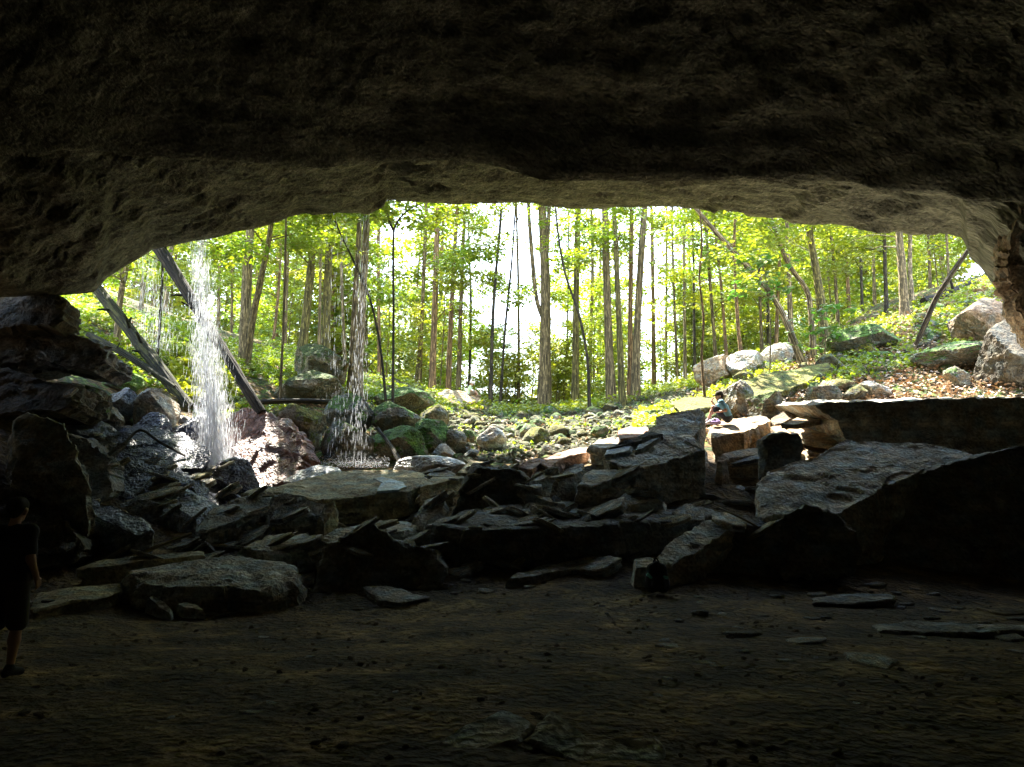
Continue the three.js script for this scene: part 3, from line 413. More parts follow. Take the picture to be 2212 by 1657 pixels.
boulder('mossy_boulder', 'brown and yellow mossy rock beside the foot of the leaning logs', [318, 840, 384, 892], 23, 'slate', { moss: 0.45, kind: 1 });
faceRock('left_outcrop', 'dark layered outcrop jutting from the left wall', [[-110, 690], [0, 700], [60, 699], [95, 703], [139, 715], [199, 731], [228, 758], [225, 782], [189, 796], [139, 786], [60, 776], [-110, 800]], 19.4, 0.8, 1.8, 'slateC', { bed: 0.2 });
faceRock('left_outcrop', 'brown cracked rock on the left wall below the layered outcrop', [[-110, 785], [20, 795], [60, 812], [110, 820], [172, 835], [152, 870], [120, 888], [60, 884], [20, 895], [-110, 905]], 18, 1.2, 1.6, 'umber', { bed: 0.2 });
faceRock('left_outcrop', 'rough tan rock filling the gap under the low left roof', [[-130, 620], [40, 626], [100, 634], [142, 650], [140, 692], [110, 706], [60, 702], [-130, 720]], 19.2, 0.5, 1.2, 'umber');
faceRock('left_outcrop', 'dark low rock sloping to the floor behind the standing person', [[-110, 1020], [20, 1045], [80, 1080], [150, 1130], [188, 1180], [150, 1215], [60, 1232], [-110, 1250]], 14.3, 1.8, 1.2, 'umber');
boulder('left_outcrop', 'dark ridge of rock between the layered outcrop and the wet rocks', [40, 830, 230, 910], 20.4, 'slate', { deep: 0.8, moss: 0.25, rock: 1 });
boulder('mossy_boulder', 'long mossy boulder right behind the reddish brown wet boulder', [588, 876, 700, 962], 24, 'slate', { moss: 0.5, kind: 1 });
boulder('wet_boulder', 'low wet stone sill between the patched brown slab and the thin waterfall', [620, 1006, 760, 1060], 21, 'wetSlate', { deep: 0.6 });

// ------------------------------------------------------------------ boulders of the stream bed
boulder('mossy_boulder', 'rounded grey boulder directly behind the thin middle waterfall', [700, 908, 814, 1020], 23.6, 'slate', { moss: 0.22, rock: 1 });
boulder('mossy_boulder', 'boulder at the foot of the twin trunks behind the thin waterfall', [706, 852, 812, 922], 25.6, 'slate', { moss: 0.35, rock: 1 });
boulder('mossy_boulder', 'wide rounded mossy boulder right of the twin trunks', [808, 870, 912, 948], 25.8, 'slate', { moss: 0.42 });
boulder('mossy_boulder', 'broad boulder capped with bright green moss above the wet grey boulder', [802, 920, 918, 992], 23.9, 'slate', { moss: 0.55 });
boulder('mossy_boulder', 'small dome of moss-covered rock right of the bright green cap', [900, 904, 968, 962], 25.2, 'slate', { moss: 0.55 });
boulder('mossy_boulder', 'smooth greenish stone on the bank above the mossy dome', [904, 874, 968, 915], 27.5, 'slate', { moss: 0.4, kind: 1 });
boulder('wet_boulder', 'wide wet grey boulder with moss on its top edge at the stream', [852, 985, 1002, 1036], 21.6, 'wetPale', { deep: 0.8 });
boulder('mossy_boulder', 'big dark mossy boulder at the foot of the two dark trunks on the left bank', [634, 744, 750, 836], 30.5, 'slate', { moss: 0.5, kind: 2, deep: 1.4 });
boulder('mossy_boulder', 'greyish mossy mound below the dark bank boulder', [585, 805, 740, 872], 28.5, 'slate', { moss: 0.45, kind: 2, deep: 1.4 });
boulder('mossy_boulder', 'heap of mossy stone at the bank above the twin trunks', [812, 838, 935, 880], 30, 'slate', { moss: 0.5, deep: 1.2 });
boulder('tan_boulder', 'tan boulder with a flat top far back, on which someone sits', [930, 846, 1034, 912], 44, 'tan', { deep: 1.4, flatTop: 0.66, lo: 0.72 });
boulder('grey_boulder', 'blocky grey boulder standing out of the stream gravel', [1032, 922, 1092, 972], 26, 'slateB', { lo: 0.75, cuts: 9 });
boulder('grey_boulder', 'grey boulder left of the blocky boulder in the gravel', [944, 930, 1006, 975], 25.4, 'slateB', { moss: 0.15 });
boulder('grey_boulder', 'white-topped stone at the near edge of the gravel', [936, 958, 984, 992], 23.8, 'slateB', {});

// scattered stones, each a copy of one of a few shapes
const stoneKinds = [0, 1, 2, 3, 4].map(i => shaped(boulderGeo(4, { rough: 0.09 }), 1, [0.7, 0.55, 0.8, 0.6, 0.5][i], 0.85, [0, i, 0.1 * i]));
const mossKinds = [0, 1, 2].map(i => moss(shaped(boulderGeo(5, { rough: 0.09 }), 1, 0.65, 0.85, [0, i, 0]), 0.45, i % 3, i % 2));
const plateKinds = [0, 1, 2, 3].map(() => { const n = 5 + Math.floor(rnd() * 3), pts = []; for (let i = 0; i < n; i++) { const a = -i / n * 6.283 + R(-0.25, 0.25), r = R(0.6, 1); pts.push(V(Math.cos(a) * r, 0, Math.sin(a) * r * 0.7)); } pts.forEach(p => p.add(V(0, 0, -40))); const s = slabGeo(pts, 0.22, { seg: 26, vertical: 1, bed: 0.1, rough: 0.8 }); return s.geo; });
scene.updateMatrixWorld(true);
const ray = new THREE.Raycaster(), UPV = V(0, 1, 0);
function rest(x, z, top = 7) { ray.set(V(x, top, z), V(0, -1, 0)); const h = ray.intersectObjects(rocks, false)[0], g = G(x, z); if (h && bare.test(h.object.userData.label)) return null; return h && h.point.y > g ? { y: h.point.y, n: h.face.normal.clone() } : { y: g, n: V(0, 1, 0) }; }
const near = (p, list) => list.reduce((a, b) => a[0].distanceTo(p) < b[0].distanceTo(p) ? a : b)[1];
const PILE = [[P(730, 1045, 18.5), 'the patched brown slab'], [P(460, 1235, 13.8), 'the rippled slab'], [P(1250, 1110, 16), 'the enormous black block'], [P(1430, 950, 19), 'the tilted lichen slab'], [P(810, 1220, 14), 'the black pointed boulder'], [P(1510, 1170, 14.6), 'the leaning grey slab'], [P(1850, 1030, 16.8), 'the big smooth tilted slab'], [P(500, 1100, 17), 'the ridged slab'], [P(200, 1110, 16), 'the striped wet slab'], [P(1300, 1030, 17.4), 'the rounded grey slab'], [P(1050, 1050, 17.5), 'the dark upright block'], [P(100, 980, 16), 'the big grey rock face'], [P(1421, 1296, 13.3), 'the backpack'], [P(2000, 1340, 11), 'the long dark stone bar']];
const STREAM = [[P(1060, 945, 26), 'the blocky grey boulder'], [P(860, 955, 24), 'the green-capped boulder'], [P(935, 930, 25), 'the small mossy dome'], [P(1200, 985, 20.5), 'the reddish slab'], [P(1400, 920, 21), 'the tilted lichen slab'], [P(980, 880, 44), 'the far flat-topped boulder'], [P(1175, 885, 46), 'the double-stemmed trunk'], [P(1345, 874, 40), 'the cluster of four trunks'], [P(1274, 896, 38), 'the thin curving sapling'], [P(925, 1010, 21.6), 'the wet grey boulder']];
const shardKinds = [0, 1, 2, 3, 4].map(k => { const w = [0.42, 0.55, 0.35, 0.6, 0.48][k], pts = [[1, 0.05], [0.55, w], [-0.2, w * R(0.8, 1.1)], [-0.85, w * R(0.3, 0.7)], [-1, -w * 0.3], [-0.3, -w * R(0.8, 1.1)], [0.5, -w * R(0.6, 0.9)]].map(([x, z]) => V(x + R(-0.08, 0.08), 0, z + R(-0.08, 0.08) - 40)).reverse(); return slabGeo(pts, [0.16, 0.22, 0.12, 0.3, 0.18][k], { seg: 34, vertical: 1, bed: 0.07, rough: 1.3, taper: 0.1 }).geo; });
const toX = (u, d) => (u - CX) / FOCAL * d * 1.0;
function scatter(n, uR, dR, sizeR, kinds, mats, name, label, group, tilt = 0.25, sinkBy = 0.35, anchors) {
  for (let i = 0; i < n; i++) {
    const d = R(...dR), x = toX(R(...uR), d), s = sizeR[0] * Math.pow(sizeR[1] / sizeR[0], rnd() * rnd()), m = mesh(name, kinds[i % kinds.length], mats[i % mats.length]);
    m.position.copy(onG(x, -d, s * sinkBy)); m.rotation.set(R(-tilt, tilt), R(0, 6.28), R(-tilt, tilt)); m.scale.set(s, s * R(0.8, 1.2), s);
    if (kinds === shardKinds) { const q = rest(x, -d); if (!q) { scene.remove(m); taken[name]--; continue; } m.position.y = q.y + s * R(0.02, 0.16); m.rotation.set(R(0.1, 0.5), R(-0.6, 0.35) + (rnd() < 0.2 ? 3.1 : 0), R(0.12, 0.6), 'YXZ'); }
    if (kinds === plateKinds) { const q = rest(x, -d); if (!q) { scene.remove(m); taken[name]--; continue; } m.position.y = q.y + s * 0.12; m.quaternion.premultiply(_q.setFromUnitVectors(UPV, q.n.lerp(UPV, 0.4).normalize())); }
    const pool = anchors || (kinds === plateKinds || kinds === shardKinds ? PILE : STREAM); tag(m, label + ' by ' + near(m.position, pool), 'stone', group);
  }
}
scatter(110, [830, 1420], [23.5, 34], [0.14, 0.42], stoneKinds, [MAT.cobble, MAT.cobbleB, MAT.cobbleB, MAT.slate], 'cobble', 'grey cobble in the dry stream bed', 'cobbles of the stream bed');
scatter(140, [820, 1450], [23.5, 42], [0.2, 0.6], mossKinds, [MAT.mossy], 'mossy_cobble', 'cobble with a mossy top in the dry stream bed', 'mossy cobbles of the stream bed');
scatter(70, [1480, 2180], [24, 34], [0.2, 0.7], mossKinds, [MAT.mossy], 'bank_stone', 'half-buried mossy stone on the right bank', 'stones of the right bank', 0.25, 0.35, [[P(1955, 690, 35), 'the sunlit trunk'], [P(1700, 830, 26), 'the big mossy slab'], [P(1784, 772, 33), 'the thick mossy trunk'], [P(2115, 700, 27), 'the big tan boulder'], [P(1900, 840, 24), 'the buried jagged rock'], [P(1545, 790, 33), 'the squared pale boulder']]);
scatter(24, [150, 480], [21, 25], [0.18, 0.45], stoneKinds, [MAT.wetSlate, MAT.slate, MAT.wetPale], 'stream_stone', 'wet angular stone near the waterfall', 'stones by the falls', 0.25, 0.35, [[P(340, 880, 22), 'the pale pointed boulder'], [P(560, 960, 21.4), 'the reddish wet boulder'], [P(270, 830, 24), 'the bright green boulder'], [P(300, 970, 20), 'the sloping rock sheet'], [P(140, 870, 20.4), 'the dark ridge of rock']]);
scatter(150, [230, 1640], [14.6, 20.3], [0.35, 1.0], shardKinds, [MAT.slateB, MAT.slate, MAT.slateC, MAT.slate, MAT.olive], 'slate_shard', 'tilted splintered slate shard in the rock pile', 'tilted shards of the pile');
scatter(90, [120, 1650], [14.4, 19.5], [0.2, 0.62], plateKinds, [MAT.slateB, MAT.slate, MAT.slateC, MAT.olive], 'slate_piece', 'angular slate piece lying on the rock pile', 'slate pieces of the pile', 0.45, 0.4);
scatter(40, [60, 2100], [12.6, 14.6], [0.12, 0.4], plateKinds, [MAT.slateB, MAT.slate, MAT.slateC], 'stone_fragment', 'flat stone fragment at the edge of the cave floor', 'fragments at the edge of the floor', 0.12, 0.25);
scatter(34, [1400, 2230], [8.5, 13.5], [0.12, 0.5], plateKinds, [MAT.slateC, MAT.slate], 'flat_stone', 'dark flat stone on the open cave floor', 'stones on the open floor', 0.1, 0.2);
scatter(22, [300, 2200], [6, 13], [0.05, 0.13], plateKinds, [MAT.pale], 'pale_chip', 'small pale stone chip on the open cave floor', 'pale chips on the floor', 0.2, 0.2);
slab('flat_rock', 'dark flat slab half sunk in the floor at the bottom of the view', [[935, 1606], [1000, 1560], [1085, 1528], [1110, 1530], [1160, 1560], [1120, 1600], [1000, 1640]], 5.55, 6.3, 0.3, 'slate', { sink: 0.2, vertical: 1 });
slab('flat_rock', 'jagged dark slab lying beside the half sunk slab', [[1130, 1590], [1185, 1530], [1215, 1580], [1300, 1600], [1420, 1590], [1440, 1640], [1250, 1650]], 5.4, 6.1, 0.26, 'slate', { sink: 0.18, vertical: 1 });
slab('stone_bar', 'long dark stone bar lying near the right edge of the floor', [[1880, 1345], [1980, 1338], [2130, 1346], [2230, 1350], [2230, 1362], [2050, 1364], [1900, 1358]], 10.6, 11.4, 0.25, 'slateC', { sink: 0.1 });
slab('stone_bar', 'dark stone bar lying across the floor right of the backpack', [[1420, 1286], [1470, 1278], [1540, 1272], [1545, 1280], [1480, 1292], [1430, 1296]], 13, 13.8, 0.22, 'slateC', { sink: 0.05 });
slab('stone_bar', 'dark block at the foot of the low dark boulder on the right', [[1750, 1290], [1830, 1282], [1930, 1284], [1935, 1294], [1850, 1300], [1760, 1300]], 12.8, 13.5, 0.25, 'slateC', { sink: 0.05 });
{ // gravel and clods that nobody could count
  const mk = (n, uR, dR, s0, s1, flatK) => { const l = []; for (let i = 0; i < n; i++) { const d = dR[0] + (dR[1] - dR[0]) * rnd(), x = toX(R(...uR), d), s = s0 * Math.pow(s1 / s0, rnd() ** 2); l.push(mat4(onG(x, -d, s * 0.15), R(-0.4, 0.4), R(0, 6.28), R(-0.4, 0.4), V(s, s * flatK * R(0.7, 1.3), s))); } return l; };
  const small = shaped(boulderGeo(2, { rough: 0.1 }), 1, 0.7, 0.85);
  const cols = n => Array.from({ length: n }, () => { const k = R(0.6, 1.25); return lin(k, k * R(0.93, 1), k * R(0.75, 1)); });
  let l = mk(5200, [800, 1480], [23, 48], 0.05, 0.2, 1); tag(instances('stream_gravel', small, MAT.cobbleB, l, null, cols(l.length)), 'loose gravel and small stones filling the dry stream bed', 'gravel');
  l = mk(2600, [-100, 2300], [4.8, 16], 0.008, 0.045, 0.7); tag(instances('fine_gravel', small, MAT.brown, l, null, cols(l.length)), 'fine gravel and clods strewn over the cave floor', 'gravel');
}
{ // a thin pale blue-grey sheet laid on the broad slab
  const pts = [[806, 1036], [826, 1033], [850, 1038], [871, 1045], [878, 1053], [861, 1060], [836, 1062], [814, 1064], [818, 1054], [826, 1045]].map(([u, v]) => P(u, v, lerp(17.8, 19.35, (1066 - v) / 34)));
  const f = slabGeo(pts, 0.06, { seg: 60, rough: 0.5, vertical: 1, bed: 0.05 }), m = mesh('flake', f.geo, MAT.bluish); m.position.copy(f.at); m.position.y += 0.04; tag(m, 'pale blue-grey sheet on top of the broad brown slab', 'rock');
}

// ------------------------------------------------------------------ wood
function tube(pts, radii, seg, rad, wob = 0, uvk = 1) {
  const curve = new THREE.CatmullRomCurve3(pts), sd = rnd() * 40, fr = [], up = V(0.3, 0.1, 1).normalize(), len = curve.getLength();
  const rAt = t => { const x = t * (radii.length - 1), i = Math.min(radii.length - 2, Math.floor(x)); return lerp(radii[i], radii[i + 1], x - i); };
  for (let j = 0; j <= seg; j++) { const t = j / seg, c = curve.getPoint(t), T = curve.getTangent(t), a = up.clone().cross(T).normalize(), b = T.clone().cross(a); fr.push([c, a, b, rAt(t), t]); }
  const g = grid(rad + 1, seg + 1, (i, j) => { const [c, a, b, r, t] = fr[j], th = (i % rad) / rad * 6.28319, q = r * (1 + wob * (fbm(Math.cos(th) * 1.3 + sd, Math.sin(th) * 1.3, t * len * 0.6, 2) * 2)); return c.clone().addScaledVector(a, Math.cos(th) * q).addScaledVector(b, Math.sin(th) * q); },
    (p, i, j) => [i / rad * Math.max(1, Math.round(radii[0] * 8)) * uvk, fr[j][4] * len * 0.45]);
  return g;
}
function capped(pts, radii, seg, rad, wob) { // a tube closed at both ends
  const n = pts.length, e0 = pts[0].clone().sub(pts[1]).normalize().multiplyScalar(radii[0] * 0.12), e1 = pts[n - 1].clone().sub(pts[n - 2]).normalize().multiplyScalar(radii.at(-1) * 0.12);
  const g = tube(pts, radii, seg, rad, wob), P0 = g.attributes.position, cap = (row, c, flip) => {
    const q = [c.x, c.y, c.z], uv = [0.5, 0.5], ix = []; for (let i = 0; i <= rad; i++) { const k = row * (rad + 1) + i; q.push(P0.getX(k), P0.getY(k), P0.getZ(k)); uv.push(0.5 + 0.3 * Math.cos(i), 0.5 + 0.3 * Math.sin(i)); }
    for (let i = 1; i <= rad; i++) flip ? ix.push(0, i + 1, i) : ix.push(0, i, i + 1);
    const o = new THREE.BufferGeometry(); o.setAttribute('position', new THREE.Float32BufferAttribute(q, 3)); o.setAttribute('uv', new THREE.Float32BufferAttribute(uv, 2)); o.setIndex(ix); o.computeVertexNormals(); return o;
  };
  return mergeGeometries([g, cap(0, pts[0].clone().add(e0), false), cap(seg, pts[n - 1].clone().add(e1), true)]);
}
// leaf sprays: flat fans of small pointed leaves
function sprayGeo(n, len, wid, spread, big = false) {
  const q = [], ix = [];
  for (let i = 0; i < n; i++) {
    const a = R(0, 6.28), r = Math.sqrt(rnd()) * spread, c = V(Math.cos(a) * r, R(-0.12, 0.12) * spread, Math.sin(a) * r * 0.8), L = len * R(0.7, 1.25), W = wid * R(0.7, 1.2), m = new THREE.Matrix4().makeRotationFromEuler(new THREE.Euler(R(-0.5, 0.5), a + R(-0.9, 0.9), R(-0.7, 0.35)));
    const pts = big ? [[0, 0, 0], [0.3, 0.02, -0.42], [0.7, 0, -0.38], [1, -0.06, 0], [0.7, 0, 0.38], [0.3, 0.02, 0.42]] : [[0, 0, 0], [0.45, 0.03, -0.5], [1, -0.04, 0], [0.45, 0.03, 0.5]];
    const k = q.length / 3; for (const [x, y, z] of pts) { const p = V(x * L, y * L, z * W).applyMatrix4(m).add(c); q.push(p.x, p.y, p.z); }
    for (let f = 1; f < pts.length - 1; f++) ix.push(k, k + f, k + f + 1);
  }
  const g = new THREE.BufferGeometry(); g.setAttribute('position', new THREE.Float32BufferAttribute(q, 3)); g.setIndex(ix); g.computeVertexNormals(); return g;
}
const SPRAY = [sprayGeo(18, 0.2, 0.125, 0.55), sprayGeo(18, 0.2, 0.125, 0.55), sprayGeo(16, 0.22, 0.14, 0.6)], FARSPRAY = [sprayGeo(18, 0.36, 0.24, 0.95), sprayGeo(18, 0.36, 0.24, 0.95)], BIGLEAF = sprayGeo(9, 0.3, 0.2, 0.38, true), HERB = sprayGeo(11, 0.13, 0.085, 0.2);
const leafColor = y => { const k = R(0.75, 1.3), w = clamp(y + R(-0.35, 0.35), 0, 1); return lin(lerp(0.13, 0.37, w) * k, lerp(0.26, 0.38, w) * k, lerp(0.008, 0.014, w) * k); };
// openings in the leaf roof through which the sun reaches the ground
const shafts = [[P(545, 940, 21.5), 0.5], [P(462, 880, 21.5), 0.55], [P(445, 720, 22.2), 0.6], [P(440, 800, 24), 1.2], [P(1775, 940, 21.2), 1.3], [P(1570, 900, 22), 0.9], [P(1950, 690, 34), 1.6], [P(1290, 955, 24), 0.9], [P(1120, 920, 31), 0.8], [P(1640, 775, 32.5), 1.4], [P(1240, 972, 21), 0.8], [P(1500, 865, 25), 1.0], [P(990, 860, 44), 1.5], [P(2120, 660, 27), 0.9], [P(1590, 850, 25.5), 0.8], [P(2180, 830, 23.2), 0.7], [P(780, 800, 23), 0.8]];
const _w = V(0, 0, 0), inShaft = p => shafts.some(([c, r]) => { _w.copy(p).sub(c); const s = _w.dot(SUN); return s > 0.3 && _w.lengthSq() - s * s < (r + 0.45) ** 2; });

const crowns = { total: 0 };
function tree(name, label, path, d, w, matKey, o = {}) {
  const dd = i => Array.isArray(d) ? lerp(d[0], d[1], i / (path.length - 1)) : d, pts = path.map(([u, v], i) => P(u, v, dd(i))), base = pts[0].clone();
  base.y = Math.min(base.y, G(base.x, base.z)) - 0.25; pts[0].copy(base);
  const dir = pts.at(-1).clone().sub(pts.at(-2)).normalize(); dir.y += o.lift ?? 0.8; dir.normalize();
  const want = o.height || R(17, 23), have = pts.at(-1).y - base.y, more = Math.max(0.5, want - have);
  if (!o.stop) { pts.push(pts.at(-1).clone().addScaledVector(dir, more * 0.5).add(V(R(-0.3, 0.3), 0, R(-0.3, 0.3)))); pts.push(pts.at(-1).clone().addScaledVector(dir, more * 0.5)); }
  const r0 = M(w) * dd(0) * 0.5, g = thing(name, label, 'tree', base, o.group), loc = pts.map(p => p.clone().sub(base));
  const radii = []; for (let i = 0; i < 9; i++) radii.push(r0 * lerp(1, 0.3, Math.pow(i / 8, 1.4)) * (i === 0 ? 1.35 : 1));
  const parts = [tube(loc, radii, 30, r0 > 0.1 ? 12 : 8, 0.12)], curve = new THREE.CatmullRomCurve3(loc), sprays = [], cols = [];
  const H = loc.at(-1).y, from = o.from ?? 0.3, limbs = o.limbs ?? 15;
  for (let i = 0; i < limbs; i++) {
    const t = lerp(from, 0.97, (i + rnd()) / limbs), c = curve.getPoint(t), a = R(0, 6.283), L = (o.reach ?? 3.2) * lerp(1.1, 0.6, t) * R(0.6, 1.25), rise = R(0.05, 0.4), e = c.clone().add(V(Math.cos(a) * L, L * rise, Math.sin(a) * L)), mid = c.clone().lerp(e, 0.5).add(V(R(-0.2, 0.2), 0.12 * L, R(-0.2, 0.2)));
    const rl = Math.max(0.012, Math.min(r0 * 0.35, L * 0.013)); parts.push(tube([c, mid, e], [rl, rl * 0.6, 0.006], 5, 5));
    const n = Math.round((o.leaves ?? 24) * L / 3 * (c.y < 9 ? 1 : 0.5));
    for (let k = 0; k < n; k++) {
      const s = 0.3 + 0.75 * Math.sqrt(rnd()), q = (s < 0.5 ? c.clone().lerp(mid, s * 2) : mid.clone().lerp(e, s * 2 - 1)).add(V(R(-0.75, 0.75), R(-0.35, 0.3), R(-0.75, 0.75)));
      if (inShaft(q.clone().add(base))) continue;
      sprays.push(mat4(q, R(-0.25, 0.25), R(0, 6.28), R(-0.25, 0.25), R(0.8, 1.3))); cols.push(leafColor(o.yellow ?? 0.45));
    }
  }
  for (const [path2, dk, w2] of o.limbPaths || []) { const lp = path2.map(([u, v]) => P(u, v, dk).sub(base)), rr = M(w2) * dk * 0.5; const up = lp.at(-1).clone().add(V(0, o.limbUp ?? 4, 0)); parts.push(tube([...lp, up], [rr, rr * 0.9, rr * 0.5], 14, 8, 0.1)); }
  mesh('trunk', mergeGeometries(parts), MAT[matKey], g);
  if (sprays.length) instances('crown', o.spray || SPRAY[Math.floor(rnd() * 3)], MAT.leaf, sprays, g, cols);
  crowns.total += sprays.length; return g;
}
const WOOD = [[P(525, 815, 32), 'the thick pale trunk behind the waterfall'], [P(660, 770, 37), 'the two dark trunks on the left bank'], [P(765, 850, 30), 'the twin trunks'], [P(933, 845, 46), 'the reddish trunk above the far boulder'], [P(1175, 885, 46), 'the double-stemmed trunk'], [P(1242, 882, 46), 'the dark straight trunk'], [P(1345, 860, 42), 'the cluster of four trunks'], [P(1607, 800, 34), 'the thin winding trunk'], [P(1739, 778, 31), 'the leaning bare trunk'], [P(1784, 772, 33), 'the thick mossy trunk'], [P(1955, 690, 35), 'the sunlit trunk'], [P(1545, 790, 33), 'the squared pale boulder'], [P(849, 862, 28), 'the thin black crooked tree'], [P(1060, 872, 46), 'the open bright gap in the wood']];
// [name, label, path, distance, width, bark, options]
tree('pale_tree', 'thick pale speckled trunk rising behind the waterfall', [[525, 815], [530, 680], [540, 500]], 32, 25, 'barkPale', { from: 0.45, yellow: 0.5 });
tree('shade_tree', 'pale trunk standing between the two leaning logs on the left bank', [[256, 690], [262, 630], [274, 570]], 27.6, 14, 'barkPale', { from: 0.3, reach: 4.2, leaves: 34, limbs: 20, height: 16 });  // real trunk; its dense crown out of view is added to shade the rock sheet
tree('shade_tree', 'slim dark trunk added between the leaning logs to shade the wet rock sheet', [[338, 800], [346, 680], [352, 540]], 26, 7, 'barkDark', { from: 0.45, reach: 3.8, leaves: 40, limbs: 20, height: 14 });  // added tree: its crown blocks the sun from the wet rock sheet
tree('shade_tree', 'slim brown trunk added behind the reddish wet boulder to shade the broad slab', [[604, 880], [612, 700], [618, 470]], 27, 6, 'bark', { from: 0.5, reach: 3.6, leaves: 44, limbs: 20, height: 14 });  // added so that its leaves keep the sun off the broad brown slab
tree('pale_tree', 'curving mossy trunk crossing beside the thick pale trunk', [[528, 812], [548, 680], [566, 590], [585, 490]], 31, 16, 'bark', { from: 0.45 });
tree('dark_tree', 'dark leaning trunk above the mossy bank boulder', [[650, 772], [664, 650], [674, 560], [686, 458]], 37, 20, 'barkMossy', { from: 0.3, yellow: 0.6 });
tree('dark_tree', 'straight dark trunk right of the leaning trunk above the mossy bank boulder', [[705, 758], [708, 600], [714, 470]], 37, 19, 'barkMossy', { from: 0.3, yellow: 0.6 });
tree('twin_tree', 'slimmer darker one of the twin trunks behind the thin waterfall', [[757, 850], [764, 700], [777, 469]], 30.4, 15, 'bark', { from: 0.5 });
tree('twin_tree', 'thicker grey one of the twin trunks behind the thin waterfall', [[772, 856], [780, 700], [794, 445]], 29.5, 20, 'barkPale', { from: 0.5 });
tree('crooked_tree', 'thin black tree bending sharply right under the cave brow', [[849, 862], [850, 700], [850, 520], [853, 490], [872, 462], [905, 442], [940, 434]], 28, 6, 'barkDark', { from: 0.45, stop: true, limbs: 10, reach: 2, leaves: 20, limbPaths: [[[[851, 500], [842, 480], [838, 462]], 28, 6]], limbUp: 0.6 });
tree('leaning_sapling', 'thin dark sapling leaning left across the twin trunks', [[840, 858], [820, 740], [797, 640], [762, 560], [724, 475]], 28.2, 6, 'barkDark', { from: 0.5, limbs: 8, reach: 1.8, height: 12 });
tree('red_tree', 'reddish brown trunk above the flat-topped far boulder', [[933, 845], [938, 700], [946, 461]], 46, 15, 'barkRed', { from: 0.25 });
tree('forest_tree', 'big double-stemmed trunk, thickest in the middle of the wood', [[1175, 885], [1178, 740], [1178, 602], [1170, 434]], 46, 27, 'bark', { from: 0.5, limbs: 10, limbPaths: [[[[1174, 690], [1160, 650], [1150, 560], [1141, 430]], 46, 11], [[[1178, 590], [1184, 500], [1186, 430]], 46, 10]], limbUp: 6 });
tree('forest_tree', 'dark straight trunk right of the big double-stemmed trunk', [[1242, 882], [1244, 700], [1250, 434]], 46, 16, 'barkMossy', { from: 0.3 });
tree('leaning_sapling', 'thin dark sapling curving up left past the dark straight trunk', [[1274, 896], [1268, 769], [1250, 678], [1219, 583], [1200, 436]], 38, 7, 'barkDark', { from: 0.5, limbs: 8, reach: 1.8, height: 15 });
tree('cluster_tree', 'leftmost stout trunk of the close cluster of four', [[1320, 862], [1312, 650], [1306, 438]], 42, 19, 'bark', { from: 0.3 });
tree('cluster_tree', 'slanting trunk in front of the stout trunk of the cluster of four', [[1345, 874], [1335, 650], [1326, 448]], 40, 14, 'barkMossy', { from: 0.35 });
tree('cluster_tree', 'reddish straight trunk inside the cluster of four', [[1361, 858], [1362, 650], [1364, 430]], 43, 12, 'barkRed', { from: 0.3 });
tree('cluster_tree', 'thick trunk leaning right at the end of the cluster of four', [[1371, 858], [1378, 680], [1394, 428]], 41.5, 18, 'bark', { from: 0.35 });
tree('thin_tree', 'thin dark wavy trunk in front of the squared pale boulder', [[1525, 858], [1516, 770], [1520, 690], [1511, 600], [1516, 530], [1512, 455]], 27, 6, 'barkRed', { from: 0.4, limbs: 10, reach: 2.2, yellow: 0.6 });
tree('thin_tree', 'thin winding reddish trunk left of the leaning tree', [[1607, 800], [1594, 700], [1590, 620], [1586, 540], [1588, 460]], 34, 9, 'barkRed', { from: 0.3, limbs: 10, yellow: 0.6 });
tree('leaning_tree', 'long bare trunk leaning far to the left over the pale boulders', [[1739, 778], [1674, 648], [1586, 545], [1503, 450]], 31, 14, 'barkPale', { from: 0.55, lift: 0.4, limbs: 8, height: 14 });
tree('bent_tree', 'bowed trunk curving left beside the leaning trunk', [[1758, 776], [1752, 690], [1744, 630], [1702, 568], [1676, 500], [1660, 450]], 31.8, 13, 'bark', { from: 0.5, limbs: 10, height: 14 });
tree('forest_tree', 'straight grey trunk behind the bowed trunk', [[1710, 760], [1704, 600], [1699, 462]], 38, 12, 'bark', { from: 0.3, yellow: 0.6 });
tree('forest_tree', 'thick mossy trunk right of the bowed trunk', [[1784, 772], [1774, 660], [1764, 590], [1744, 470]], 33, 21, 'barkMossy', { from: 0.45, yellow: 0.6 });
tree('sunlit_tree', 'thick trunk with a sunlit left edge on the right bank', [[1955, 690], [1950, 600], [1942, 500]], 35, 21, 'bark', { from: 0.4, yellow: 0.7 });
tree('sunlit_tree', 'grey trunk close behind the sunlit trunk on the right bank', [[1975, 690], [1966, 590], [1966, 500]], 37, 11, 'barkPale', { from: 0.4, yellow: 0.7 });
tree('forest_tree', 'dark slim trunk left of the sunlit trunk on the right bank', [[1914, 670], [1912, 580], [1910, 490]], 38, 9, 'barkDark', { from: 0.35, yellow: 0.7 });
